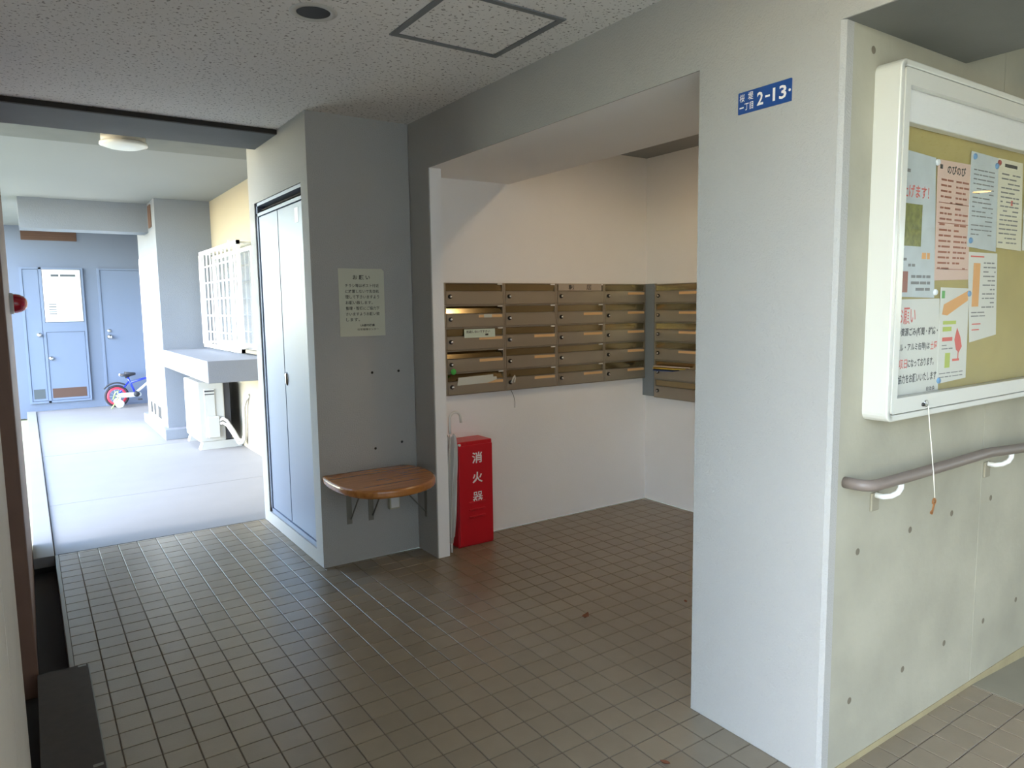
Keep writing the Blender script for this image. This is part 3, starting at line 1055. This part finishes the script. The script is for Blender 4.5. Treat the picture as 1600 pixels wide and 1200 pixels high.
# A  blue grey poster at the left
t, o3 = paper('pale blue poster with a photograph behind the left edge of the notice case', [(2.215, 1.512), (2.462, 1.507), (2.43, 1.948), (2.215, 1.956)], 'paper_blue', 0.001)
obj('photograph', bars(o3, [(2.250, 2.360, 1.668, 1.797)]), 'photo_olive', t)
obj('photograph', bars(o3, [(2.225, 2.290, 1.525, 1.590)]), 'ink_brown', t)
obj('lettering', join_bm(text_fit('上げます！', o3, XP, ZP, 2.235, 2.395, 1.815, 1.855, bold=0.014), bars(o3, [])), 'ink_red', t)
obj('print', bars(o3, lines(2.37, 2.42, 1.63, 1.655, 1, 0.8, 3)), 'ink_orange', t)
obj('fine_print', bars(o3, lines(2.31, 2.43, 1.53, 1.59, 3, 0.45, 4) + lines(2.235, 2.33, 1.605, 1.64, 2, 0.5, 5) + lines(2.235, 2.32, 1.89, 1.91, 1, 0.5, 5)), 'ink_grey', t)
# G  request notice below it
t, o3 = paper('white request notice with red and black lettering low in the notice case', [(2.215, 1.195), (2.515, 1.195), (2.495, 1.505), (2.215, 1.503)], 'paper_white', 0.0025)
bm = text_fit('お願い', o3, XP, ZP, 2.235, 2.345, 1.425, 1.478, bold=0.012)
bm = join_bm(bm, text_fit('土曜', o3, XP, ZP, 2.448, 2.492, 1.338, 1.366, bold=0.012))
bm = join_bm(bm, text_fit('回収日', o3, XP, ZP, 2.230, 2.305, 1.285, 1.316, bold=0.012))
obj('red_lettering', bm, 'ink_red', t)
bm = text_fit('の資源ごみ(新聞・雑誌・', o3, XP, ZP, 2.238, 2.492, 1.384, 1.414, bold=0.02)
bm = join_bm(bm, text_fit('ール・アルミ缶等)は', o3, XP, ZP, 2.235, 2.444, 1.337, 1.365, bold=0.02))
bm = join_bm(bm, text_fit('になっております。', o3, XP, ZP, 2.308, 2.475, 1.287, 1.314, bold=0.02))
bm = join_bm(bm, text_fit('ご協力をお願いいたします', o3, XP, ZP, 2.235, 2.497, 1.237, 1.267, bold=0.02))
bm = join_bm(bm, text_fit('自治会', o3, XP, ZP, 2.435, 2.49, 1.204, 1.218, bold=0.02))
obj('black_lettering', bm, 'ink_black', t)
# B  pink sheet
t, o3 = paper('pinkish leaflet with brown print in the middle of the notice case', [(2.456, 1.563), (2.689, 1.568), (2.667, 1.949), (2.442, 1.946)], 'paper_pink', 0.0015)
rows = lines(2.47, 2.55, 1.60, 1.90, 17, 0.35, 11) + lines(2.57, 2.66, 1.60, 1.90, 17, 0.35, 12) + [(2.46, 2.67, 1.812, 1.8145), (2.46, 2.675, 1.748, 1.7505), (2.465, 2.68, 1.60, 1.602)]
obj('print', bars(o3, rows), 'ink_brown', t)
bm = text_fit('のびのび', o3, XP, ZP, 2.505, 2.63, 1.905, 1.935, bold=0.03)
bm = join_bm(bm, bars(o3, [(2.458, 2.475, 1.918, 1.932)]))
obj('lettering', bm, 'ink_black', t)
# C, D  white and cream sheets at the top right
t, o3 = paper('pale grey typed sheet fourth from the left along the top of the notice case', [(2.667, 1.679), (2.882, 1.668), (2.864, 1.990), (2.662, 1.994)], 'paper_blue', 0.003)
obj('print', bars(o3, lines(2.685, 2.84, 1.72, 1.95, 15, 0.25, 21)), 'ink_grey', t)
t, o3 = paper('cream typed sheet under a red magnet at the right of the notice case', [(2.890, 1.683), (3.095, 1.677), (3.065, 1.992), (2.868, 1.992)], 'paper_cream', 0.0015)
obj('print', bars(o3, lines(2.90, 3.05, 1.70, 1.955, 16, 0.3, 22)), 'ink_grey', t)
obj('title', bars(o3, [(2.92, 3.02, 1.966, 1.978)]), 'ink_black', t)
obj('stamp', bars(o3, [(2.985, 3.00, 1.835, 1.853)]), 'ink_red', t)
t, o3 = paper('typed sheet at the far right of the notice case', [(3.105, 1.68), (3.30, 1.68), (3.30, 1.99), (3.095, 1.99)], 'paper_white', 0.001)
obj('print', bars(o3, lines(3.12, 3.28, 1.70, 1.96, 15, 0.3, 25)), 'ink_grey', t)
# E  sheet with an orange column
t, o3 = paper('white sheet with an orange column below the typed sheets', [(2.725, 1.351), (2.927, 1.372), (2.90, 1.662), (2.679, 1.662)], 'paper_white', 0.0012)
obj('orange_column', bars(o3, [(2.725, 2.775, 1.475, 1.625)]), 'ink_orange', t)
obj('print', bars(o3, lines(2.80, 2.895, 1.47, 1.64, 11, 0.3, 31) + lines(2.725, 2.86, 1.44, 1.465, 2, 0.3, 33)), 'ink_grey', t)
obj('red_line', bars(o3, [(2.70, 2.80, 1.645, 1.650), (2.735, 2.80, 1.412, 1.416), (2.735, 2.79, 1.392, 1.396)]), 'ink_red', t)
# F  sheet with orange banner
t, o3 = paper('white leaflet with an orange banner and tree drawing low in the notice case', [(2.504, 1.221), (2.706, 1.229), (2.697, 1.538), (2.500, 1.541)], 'paper_white', 0.003)
bm = prism([(2.515, 1.452), (2.525, 1.485), (2.69, 1.530), (2.692, 1.497), (2.55, 1.448)], o3, XP, ZP, -YP, 0, 0.0004)
obj('banner', bm, 'ink_orange', t)
obj('green_mark', bars(o3, [(2.508, 2.528, 1.505, 1.53)]), 'ink_green', t)
obj('olive_lettering', bars(o3, [(2.525, 2.615, 1.418, 1.430), (2.525, 2.585, 1.395, 1.410), (2.55, 2.585, 1.272, 1.322)]), 'ink_olive', t)
bm = prism([(2.625, 1.33), (2.610, 1.365), (2.625, 1.405), (2.650, 1.375), (2.665, 1.34), (2.645, 1.320)], o3, XP, ZP, -YP, 0, 0.0004)
bm = join_bm(bm, bars(o3, [(2.525, 2.595, 1.362, 1.375), (2.602, 2.65, 1.292, 1.300), (2.638, 2.644, 1.30, 1.325)]))
obj('drawing', bm, 'ink_red', t)
obj('print', bars(o3, lines(2.525, 2.60, 1.335, 1.358, 2, 0.3, 41) + lines(2.515, 2.68, 1.24, 1.265, 2, 0.25, 42)), 'ink_grey', t)
mat('magnet_white', rgb(214, 218, 220), 0.4)
mat('magnet_blue', rgb(96, 140, 178), 0.4)
mat('magnet_red', rgb(170, 74, 60), 0.4)
for x, z, m, lab in ((2.437, 1.935, 'magnet_white', 'white round magnet between the blue poster and the pink leaflet'),
                     (2.462, 1.525, 'magnet_white', 'white round magnet at the bottom of the blue poster'),
                     (2.685, 1.978, 'magnet_blue', 'blue magnet at the top left of the pale grey sheet'),
                     (2.850, 1.962, 'magnet_blue', 'blue magnet at the top right of the pale grey sheet'),
                     (2.685, 1.700, 'magnet_blue', 'blue magnet at the bottom left of the pale grey sheet'),
                     (2.868, 1.975, 'magnet_red', 'red magnet at the top of the cream sheet'),
                     (2.696, 1.520, 'magnet_blue', 'blue magnet at the right end of the orange banner'),
                     (2.512, 1.232, 'magnet_blue', 'blue magnet at the bottom left of the orange banner leaflet')):
    c = (x, 1.1675, z)
    tag(obj('magnet', lathe([(0.010, -0.002), (0.010, 0.003), (0.007, 0.006), (0, 0.006)], c, (0, -1, 0), 14), m, None, c), lab, 'magnet', 'magnets in the notice case')

# ------------------------------------------------------------------ handrail
t = thing('handrail', 'taupe tubular handrail fixed along the concrete wall', 'handrail', (2.5, 1.2, 0.86))
RY = 1.122
hr = arc((2.075, 1.165, 0.952), 0.043, PI, 1.5 * PI, 6, XP, YP)
path = [Vector((2.032, 1.199, 0.952))] + hr + [Vector((2.3, RY, 0.952)), Vector((2.78, RY, 0.957)), Vector((2.84, RY, 0.955)), Vector((2.90, RY, 0.950)), Vector((4.6, RY, 0.852))]
obj('rail', tube(path, 0.0175, 16), 'rail_brown', t)
for x, z in ((2.20, 0.952), (2.985, 0.946), (3.75, 0.90)):
    b = obj('bracket', box(x - 0.022, x + 0.022, 1.192, 1.1998, z - 0.118, z - 0.058, bevel=0.003), 'light_concrete', t)
    obj('bracket_arm', tube([(x, 1.194, z - 0.066), (x + 0.006, 1.172, z - 0.068), (x + 0.013, 1.150, z - 0.062), (x + 0.017, 1.132, z - 0.048), (x + 0.017, 1.124, z - 0.032), (x + 0.012, 1.122, z - 0.016)], 0.009, 10), 'white_plastic', b)

# ------------------------------------------------------------------ ceiling fittings
t = thing('downlight', 'unlit recessed round downlight in the speckled lobby ceiling', 'downlight', (0.95, 2.655, ZC))
obj('trim_ring', lathe([(0.060, 0.0), (0.062, -0.004), (0.080, -0.004), (0.086, 0.0)], (0.95, 2.655, ZC), (0, 0, 1), 32), 'lamp_rim', t)
obj('baffle', lathe([(0.0, -0.0006), (0.061, -0.0006)], (0.95, 2.655, ZC), (0, 0, 1), 32), 'black_plastic', t)
mat('hatch_frame', rgb(112, 114, 116), 0.5)
t = thing('access_hatch', 'square ceiling access hatch with a dark grey frame', 'hatch', (1.515, 2.45, ZC))
hx0, hx1, hy0, hy1 = 1.268, 1.768, 2.21, 2.700
obj('frame', ring([(hx0, hy0), (hx1, hy0), (hx1, hy1), (hx0, hy1)], [(hx0 + .026, hy0 + .026), (hx1 - .026, hy0 + .026), (hx1 - .026, hy1 - .026), (hx0 + .026, hy1 - .026)],
                  (0, 0, ZC), XP, YP, ZP, -0.005, 0.0), 'hatch_frame', t)
obj('panel', box(hx0 + .029, hx1 - .029, hy0 + .029, hy1 - .029, ZC - 0.002, ZC - 0.0002), 'ceiling_board', t)
c = (0.655, 5.70, 2.70)
t = thing('ceiling_lamp', 'round white flush ceiling lamp at the start of the corridor', 'lamp', c)
obj('base', lathe([(0.0, 0.0), (0.138, 0.0), (0.138, -0.045), (0.130, -0.05)], c, (0, 0, 1), 40), 'lamp_rim', t)
obj('rim', lathe([(0.130, -0.048), (0.148, -0.050), (0.150, -0.066), (0.134, -0.072)], c, (0, 0, 1), 40), 'white_plastic', t)
obj('diffuser', lathe([(0.134, -0.070), (0.110, -0.079), (0.06, -0.084), (0, -0.086)], c, (0, 0, 1), 40), 'lamp_diffuser', t)
# lit lamps: one inside the alcove, one over the ramp
for nm, lab, c, zc in (('downlight', 'lit warm downlight in the alcove ceiling above the mailboxes', (3.0, 2.75), ZC),
                       ('downlight', 'lit warm downlight in the ceiling far along the ramp', (7.1, -0.75), 2.45)):
    t = thing(nm, lab, 'downlight', (c[0], c[1], zc))
    obj('trim_ring', lathe([(0.075, 0.0), (0.077, -0.004), (0.092, -0.004), (0.098, 0.0)], (c[0], c[1], zc), (0, 0, 1), 32), 'lamp_rim', t)
    obj('bulb', lathe([(0.0, -0.003), (0.05, -0.0025), (0.075, -0.001)], (c[0], c[1], zc), (0, 0, 1), 32), 'warm_lamp' if c[0] < 5 else 'amber_lamp', t)

# ------------------------------------------------------------------ left edge: mat and alarm lamp
t = thing('floor_mat', 'dark rubber cover plate beside the drain at the lower left', 'mat', (0.03, 2.8, 0))
obj('plate', box(-0.062, 0.118, 2.15, 3.43, 0.0, 0.012, bevel=0.003), 'mat_rubber', t)
obj('edge_strip', box(0.1185, 0.1225, 2.15, 3.43, 0.0, 0.008), 'galvanised', t)
for y in (3.405, 2.60):
    obj('label_tab', box(0.082, 0.112, y, y + 0.016, 0.0121, 0.0128), 'galvanised', t)
c = Vector((-0.062, 5.02, 1.552))
t = thing('alarm_lamp', 'red dome alarm lamp on the brown panel at the left', 'alarm lamp', tuple(c))
obj('base', lathe([(0.060, 0.0), (0.060, 0.014), (0.056, 0.020), (0.0, 0.020)], c, (1, 0, 0), 24), 'lamp_rim', t)
obj('dome', lathe([(0.055, 0.018), (0.055, 0.030), (0.051, 0.050), (0.040, 0.070), (0.022, 0.083), (0.0, 0.088)], c, (1, 0, 0), 24), 'red_dome', t)

# ------------------------------------------------------------------ corridor: window, grille, ledge, outdoor unit
w = struct('window_1', ring([(7.25, 1.10), (9.0, 1.10), (9.0, 2.12), (7.25, 2.12)], [(7.29, 1.15), (8.96, 1.15), (8.96, 2.08), (7.29, 2.08)], (1.92, 0, 0), YP, ZP, -XP, 0.0005, 0.05), 'white_enamel',
           'white framed corridor window behind the grille')
obj('pane', box(1.89, 1.894, 7.29, 8.96, 1.15, 2.08), 'pane_glass', w)
obj('blind', box(1.905, 1.9195, 7.29, 8.96, 1.15, 2.08), 'blind_grey', w)
obj('sash', box(1.875, 1.897, 8.10, 8.15, 1.15, 2.08), 'white_enamel', w)
t = thing('window_grille', 'white steel security grille over the corridor window', 'grille', (1.75, 8.14, 1.075))
GX = 1.75
gy0, gy1, gz0, gz1 = 7.23, 9.06, 1.075, 2.165
bm = B()
for a, b, c_, d in ((gy0, gy0 + 0.04, gz0, gz1), (gy1 - 0.04, gy1, gz0, gz1), (gy0, gy1, gz0, gz0 + 0.04), (gy0, gy1, gz1 - 0.04, gz1)):
    add_box(bm, GX - 0.015, GX + 0.015, a, b, c_, d)
obj('frame', bm, 'white_enamel', t)
for k in range(1, 10):
    y = gy0 + (gy1 - gy0) * k / 10
    obj('vertical_bar', box(GX - 0.006, GX + 0.008, y - 0.008, y + 0.008, gz0 + 0.04, gz1 - 0.04), 'white_enamel', t)
for k in range(1, 6):
    z = gz0 + (gz1 - gz0) * k / 6
    obj('cross_bar', box(GX - 0.016, GX - 0.006, gy0 + 0.04, gy1 - 0.04, z - 0.007, z + 0.007), 'white_enamel', t)
for y in (gy0 + 0.06, 8.3, gy1 - 0.08):
    for z in (gz0 + 0.05, gz1 - 0.02):
        obj('standoff', tube([(GX, y, z), (1.9195, y, z)], 0.012, 8), 'white_enamel', t)
for y in (gy0 + 0.06, 8.3):
    obj('wall_clip', box(1.90, 1.9195, y - 0.012, y + 0.012, gz1 - 0.05, gz1 + 0.09), 'white_enamel', t)

t = thing('air_conditioner', 'white outdoor air conditioner unit under the concrete ledge', 'air conditioner', (1.62, 8.5, 0))
ax0, ax1, ay0, ay1, az0, az1 = 1.47, 1.77, 8.14, 8.92, 0.085, 0.735
for y in (8.15, 8.80):
    obj('foot', prism([(1.47, 0), (1.90, 0), (1.88, 0.085), (1.50, 0.085)], (0, y, 0), XP, ZP, YP, 0.0, 0.11), 'unit_white', t)
obj('body', box(ax0, 1.735, ay0, ay1, az0, az1, bevel=0.012), 'unit_white', t)
obj('rear_coil', box(1.735, ax1 + 0.03, ay0 + 0.02, ay1 - 0.02, az0 + 0.01, az1 - 0.02), 'coil_dark', t)
fg = obj('fan_grille', lathe([(0.0, 0.0), (0.0, 0.008), (0.05, 0.008), (0.055, 0.004), (0.24, 0.004), (0.25, 0.012), (0.262, 0.012), (0.265, 0.0)],
                             (ax0, 8.56, 0.41), (-1, 0, 0), 32), 'unit_white', t)
for k in range(6):
    r = 0.08 + k * 0.03
    obj('guard_ring', tube([(ax0 - 0.012, 8.56 + r * math.cos(a), 0.41 + r * math.sin(a)) for a in [2 * PI * q / 24 for q in range(25)]], 0.003, 6), 'unit_white', fg)
sp = obj('service_cover', box(1.53, 1.64, ay0 - 0.012, ay0, 0.13, 0.66, bevel=0.006), 'unit_white', t)
obj('grip', box(1.535, 1.635, ay0 - 0.014, ay0 - 0.012, 0.628, 0.642), 'coil_dark', sp)
obj('grip', box(1.535, 1.635, ay0 - 0.014, ay0 - 0.012, 0.595, 0.606), 'coil_dark', sp)
obj('valve_cover', box(1.55, 1.67, ay0 - 0.045, ay0 - 0.012, 0.13, 0.36, bevel=0.008), 'unit_white', sp)
for k, (dx, dz) in enumerate(((0, 0), (0.02, -0.05))):
    pts = [(1.672, 8.12, 0.30 + dz * .6), (1.70, 8.09, 0.335 + dz), (1.735, 8.06, 0.31 + dz), (1.79, 8.02, 0.20 + dz), (1.83, 8.0, 0.105 + dz * .9),
           (1.862, 7.98, 0.085 + dz * .5), (1.885, 7.96, 0.15 + dz), (1.885 + dx * .3, 7.94, 0.30), (1.88, 7.90, 0.46), (1.895, 7.84, 0.55), (1.919, 7.78, 0.60)]
    obj('hose', tube(pts, 0.017, 10), 'unit_white', t)

# ------------------------------------------------------------------ corridor: white door on the pillar
d = struct('door_1', box(1.300, 1.3199, 9.36, 10.62, 0.121, 2.17), 'white_enamel', 'white steel door on the side of the corridor pillar')
obj('door_leaf', box(1.292, 1.300, 9.41, 10.57, 0.15, 2.12, bevel=0.003), 'white_enamel', d)
obj('door_label', box(1.290, 1.292, 9.48, 9.66, 2.045, 2.085), 'ink_grey', d)
for y0, y1 in ((9.45, 9.72), (9.86, 10.06), (10.14, 10.34)):
    obj('vent', box(1.2905, 1.292, y0, y1, 0.19, 0.34), 'black_plastic', d)
tag(obj('louver_vent', box(1.312, 1.3199, 9.44, 9.66, 2.48, 2.74), 'louver_brown', None, (1.316, 9.55, 2.48)), 'brown louver vent high on the corridor pillar', 'vent')

# ------------------------------------------------------------------ corridor: far wall
YF = 13.0
t = thing('louver_vent', 'long brown louver above the meter cabinet on the far wall', 'vent', (0.40, YF, 2.57))
obj('recess', box(0.045, 0.755, YF - 0.012, YF - 0.0005, 2.575, 2.725), 'louver_brown', t)
for k in range(4):
    obj('slat', box(0.05, 0.75, YF - 0.022, YF - 0.012, 2.59 + k * 0.034, 2.604 + k * 0.034), 'louver_brown', t)
t = thing('meter_cabinet', 'blue grey steel meter cabinet on the far corridor wall', 'cabinet', (0.39, YF, 0.12))
bm = B()
for a in ((-0.015, 0.02, 0.12, 2.17), (0.225, 0.262, 0.12, 2.17), (0.77, 0.80, 0.12, 2.17)):
    add_box(bm, a[0], a[1], YF - 0.035, YF - 0.0005, a[2], a[3])
for a in ((0.02, 0.77, 0.12, 0.15), (0.02, 0.77, 2.145, 2.17), (0.262, 0.77, 1.20, 1.345)):
    add_box(bm, a[0], a[1], YF - 0.035, YF - 0.0005, a[2], a[3])
obj('frame', bm, 'steel_blue_far', t)
for x0, x1, z0, z1, kx, kz in ((0.024, 0.221, 0.154, 2.141, 0.175, 1.16), (0.266, 0.766, 0.154, 1.196, 0.302, 0.80)):
    d = obj('door', box(x0, x1, YF - 0.026, YF - 0.0005, z0, z1, bevel=0.003), 'steel_blue_far', t)
    obj('knob', lathe([(0.035, 0), (0.035, 0.006), (0.016, 0.012), (0.03, 0.03), (0.026, 0.045), (0, 0.048)], (kx, YF - 0.026, kz), (0, -1, 0), 16), 'chrome', d)
    obj('vent', box(x0 + 0.02, x1 - 0.03, YF - 0.028, YF - 0.026, 0.188, 0.335), 'louver_brown' if x0 > 0.1 else 'vent_dark', d)
t = thing('water_heater', 'white gas water heater set in the far meter cabinet', 'water heater', (0.52, YF, 1.35))
wh = obj('casing', box(0.27, 0.765, YF - 0.045, YF - 0.0005, 1.352, 2.140, bevel=0.008), 'white_enamel', t)
obj('exhaust_slot', box(0.38, 0.48, YF - 0.047, YF - 0.045, 2.035, 2.068), 'vent_dark', wh)
obj('exhaust_slot', box(0.50, 0.70, YF - 0.047, YF - 0.045, 2.035, 2.068), 'vent_dark', wh)
for k in range(5):
    obj('grille_slot', box(0.325, 0.425, YF - 0.0465, YF - 0.045, 1.465 + k * 0.036, 1.478 + k * 0.036), 'vent_dark', wh)
obj('print', box(0.49, 0.665, YF - 0.0455, YF - 0.045, 1.668, 1.676), 'ink_grey', wh)
d = struct('door_2', ring([(0.99, 0.0), (1.90, 0.0), (1.90, 2.17), (0.99, 2.17)], [(1.025, 0.015), (1.865, 0.015), (1.865, 2.145), (1.025, 2.145)], (0, YF, 0), XP, ZP, -YP, 0.0005, 0.03), 'steel_blue_far',
           'blue grey steel door at the far end of the corridor')
obj('door_leaf', box(1.028, 1.862, YF - 0.018, YF - 0.0005, 0.017, 2.142), 'steel_blue_far', d)
obj('knob', lathe([(0.04, 0), (0.04, 0.006), (0.02, 0.012), (0.035, 0.03), (0.03, 0.055), (0, 0.06)], (1.105, YF - 0.018, 1.10), (0, -1, 0), 16), 'chrome', d)
obj('deadbolt', lathe([(0.026, 0), (0.026, 0.012), (0, 0.014)], (1.105, YF - 0.018, 1.195), (0, -1, 0), 14), 'dull_metal', d)

# ------------------------------------------------------------------ child's bicycle
t = thing('child_bicycle', 'small blue bicycle with red wheels parked before the far corridor door', 'bicycle', (1.40, 12.72, 0))
BY = 12.72


def wheel(cx, r, nm):
    c = Vector((cx, BY, r))
    ty = obj(nm, tube([c + Vector((math.cos(a), 0, math.sin(a))) * (r - 0.02) for a in [2 * PI * k / 32 for k in range(33)]], 0.02, 8), 'tyre', t)
    obj('rim', lathe([(r - 0.066, -0.012), (r - 0.030, -0.014), (r - 0.030, 0.014), (r - 0.066, 0.012), (r - 0.066, -0.012)], c, (0, 1, 0), 32), 'bike_red', ty)
    obj('hub', lathe([(0, -0.03), (0.018, -0.03), (0.018, 0.03), (0, 0.03)], c, (0, 1, 0), 12), 'dull_metal', ty)
    for k in range(10):
        a = 2 * PI * k / 10
        obj('spoke', tube([c, c + Vector((math.cos(a), 0, math.sin(a))) * (r - 0.055)], 0.0025, 5), 'dull_metal', ty)


wheel(1.12, 0.175, 'rear_wheel')
wheel(1.73, 0.175, 'front_wheel')
bm = tube([(1.12, BY, 0.175), (1.38, BY, 0.20)], 0.014, 8)
add_tube(bm, [(1.12, BY, 0.175), (1.305, BY, 0.40)], 0.014, 8)
add_tube(bm, [(1.38, BY, 0.20), (1.285, BY, 0.47)], 0.016, 8)
add_tube(bm, [(1.315, BY, 0.375), (1.64, BY, 0.46)], 0.017, 8)
add_tube(bm, [(1.63, BY, 0.50), (1.665, BY, 0.38)], 0.020, 8)
add_tube(bm, [(1.665, BY - 0.03, 0.38), (1.73, BY - 0.03, 0.175)], 0.012, 8)
add_tube(bm, [(1.665, BY + 0.03, 0.38), (1.73, BY + 0.03, 0.175)], 0.012, 8)
obj('frame', bm, 'bike_blue', t)
obj('down_tube', tube([(1.38, BY, 0.20), (1.65, BY, 0.43)], 0.020, 8), 'white_enamel', t)
obj('chain_guard', prism(rrect(1.13, 1.46, 0.150, 0.222, 0.03), (0, BY - 0.045, 0), XP, ZP, YP, -0.006, 0.006), 'vinyl_edge', t)
cr = obj('crank', lathe([(0, -0.012), (0.045, -0.012), (0.045, 0.012), (0, 0.012)], (1.39, BY - 0.06, 0.195), (0, 1, 0), 16), 'saddle_black', t)
obj('pedal', box(1.40, 1.46, BY - 0.13, BY - 0.07, 0.10, 0.12), 'saddle_black', cr)
bm = B()
add_lathe(bm, [(0, 0.0), (0.05, 0.006), (0.075, 0.02), (0.065, 0.042), (0, 0.05)], (1.245, BY, 0.475), (0, 0, 1), 16)
add_tube(bm, [(1.25, BY, 0.50), (1.33, BY, 0.508), (1.40, BY, 0.512)], [0.055, 0.032, 0.018], 10)
obj('saddle', bm, 'saddle_black', t)
obj('reflector', lathe([(0, 0), (0.022, 0), (0.022, 0.015), (0, 0.018)], (1.185, BY, 0.505), (-1, 0, 0), 12), 'white_enamel', t)
obj('mudguard', tube(arc((1.12, BY, 0.175), 0.21, 1.5 * PI / 3 - 0.75, 1.5 * PI / 3 + 0.95, 10, XP, ZP), 0.014, 6), 'saddle_black', t)
for s in (-1,):
    tw = obj('training_wheel', lathe([(0, -0.016), (0.035, -0.02), (0.055, -0.016), (0.065, 0.0), (0.055, 0.016), (0.035, 0.02), (0, 0.016)],
                                     (1.14, BY + s * 0.15, 0.065), (0, 1, 0), 20), 'white_enamel', t)
    obj('stay', tube([(1.12, BY + s * 0.03, 0.175), (1.16, BY + s * 0.10, 0.16), (1.14, BY + s * 0.125, 0.065)], 0.010, 6), 'vinyl_edge', tw)
tw = obj('training_wheel', lathe([(0, -0.016), (0.035, -0.02), (0.055, -0.016), (0.065, 0.0), (0.055, 0.016), (0.035, 0.02), (0, 0.016)],
                                 (1.14, BY + 0.15, 0.065), (0, 1, 0), 20), 'white_enamel', t)
obj('lock_cable', tube([(1.06, BY - 0.07, 0.14), (1.09, BY - 0.09, 0.24), (1.13, BY - 0.10, 0.26), (1.125, BY - 0.11, 0.17), (1.07, BY - 0.15, 0.07), (1.02, BY - 0.18, 0.01)], 0.009, 8), 'lime', t)
obj('handlebar', tube([(1.60, BY - 0.20, 0.66), (1.635, BY - 0.12, 0.62), (1.64, BY, 0.56), (1.635, BY + 0.12, 0.62), (1.60, BY + 0.20, 0.66)], 0.012, 8), 'dull_metal', t)
obj('stem', tube([(1.632, BY, 0.49), (1.64, BY, 0.56)], 0.014, 8), 'dull_metal', t)


# ------------------------------------------------------------------ leaves on the floor
def leaf(lab, x, y, L, rot, curl):
    bm = B()
    c, s = math.cos(rot), math.sin(rot)
    top, bot = [], []
    prof = [(-0.5, 0.02), (-0.25, 0.22), (0.05, 0.26), (0.3, 0.15), (0.5, 0.01)]
    rows = []
    for a, w_ in prof:
        row = []
        for q in (-1, 0, 1):
            px, py = a * L, q * w_ * L
            row.append((x + c * px - s * py, y + s * px + c * py, 0.002 + curl * (a * a) * L * 2 + abs(q) * w_ * L * 0.5))
        rows.append(row)
    lo = [[bm.verts.new(p) for p in r] for r in rows]
    hi = [[bm.verts.new((p[0], p[1], p[2] + 0.0015)) for p in r] for r in rows]
    for i in range(len(rows) - 1):
        for j in range(2):
            bm.faces.new((lo[i][j], lo[i][j + 1], lo[i + 1][j + 1], lo[i + 1][j]))
            bm.faces.new((hi[i][j], hi[i + 1][j], hi[i + 1][j + 1], hi[i][j + 1]))
    tag(obj('dry_leaf', bm, 'leaf_brown', None, (x, y, 0)), lab, 'leaf', 'dry leaves on the floor')


leaf('curled brown leaf lying on the tiles before the alcove', 2.135, 2.545, 0.06, 0.5, 0.5)
leaf('dry leaf at the bottom edge of the picture near the column', 1.632, 1.545, 0.035, 2.0, 0.3)
leaf('dark leaf on the tiles tucked beside the column', 2.66, 2.39, 0.03, 1.0, 0.2)

# formwork plugs on the concrete wall
for x, z in ((2.44, 0.724), (2.732, 0.73), (2.121, 0.714), (3.043, 0.736), (2.099, 2.225), (2.434, 0.227), (2.727, 0.238), (3.041, 0.24), (3.336, 0.253), (2.107, 0.222)):
    obj('formwork_plug', lathe([(0.0, 0.0006), (0.009, 0.0006), (0.0115, 0.0001)], (x, 1.2, z), (0, -1, 0), 12), 'concrete_plug', cw)
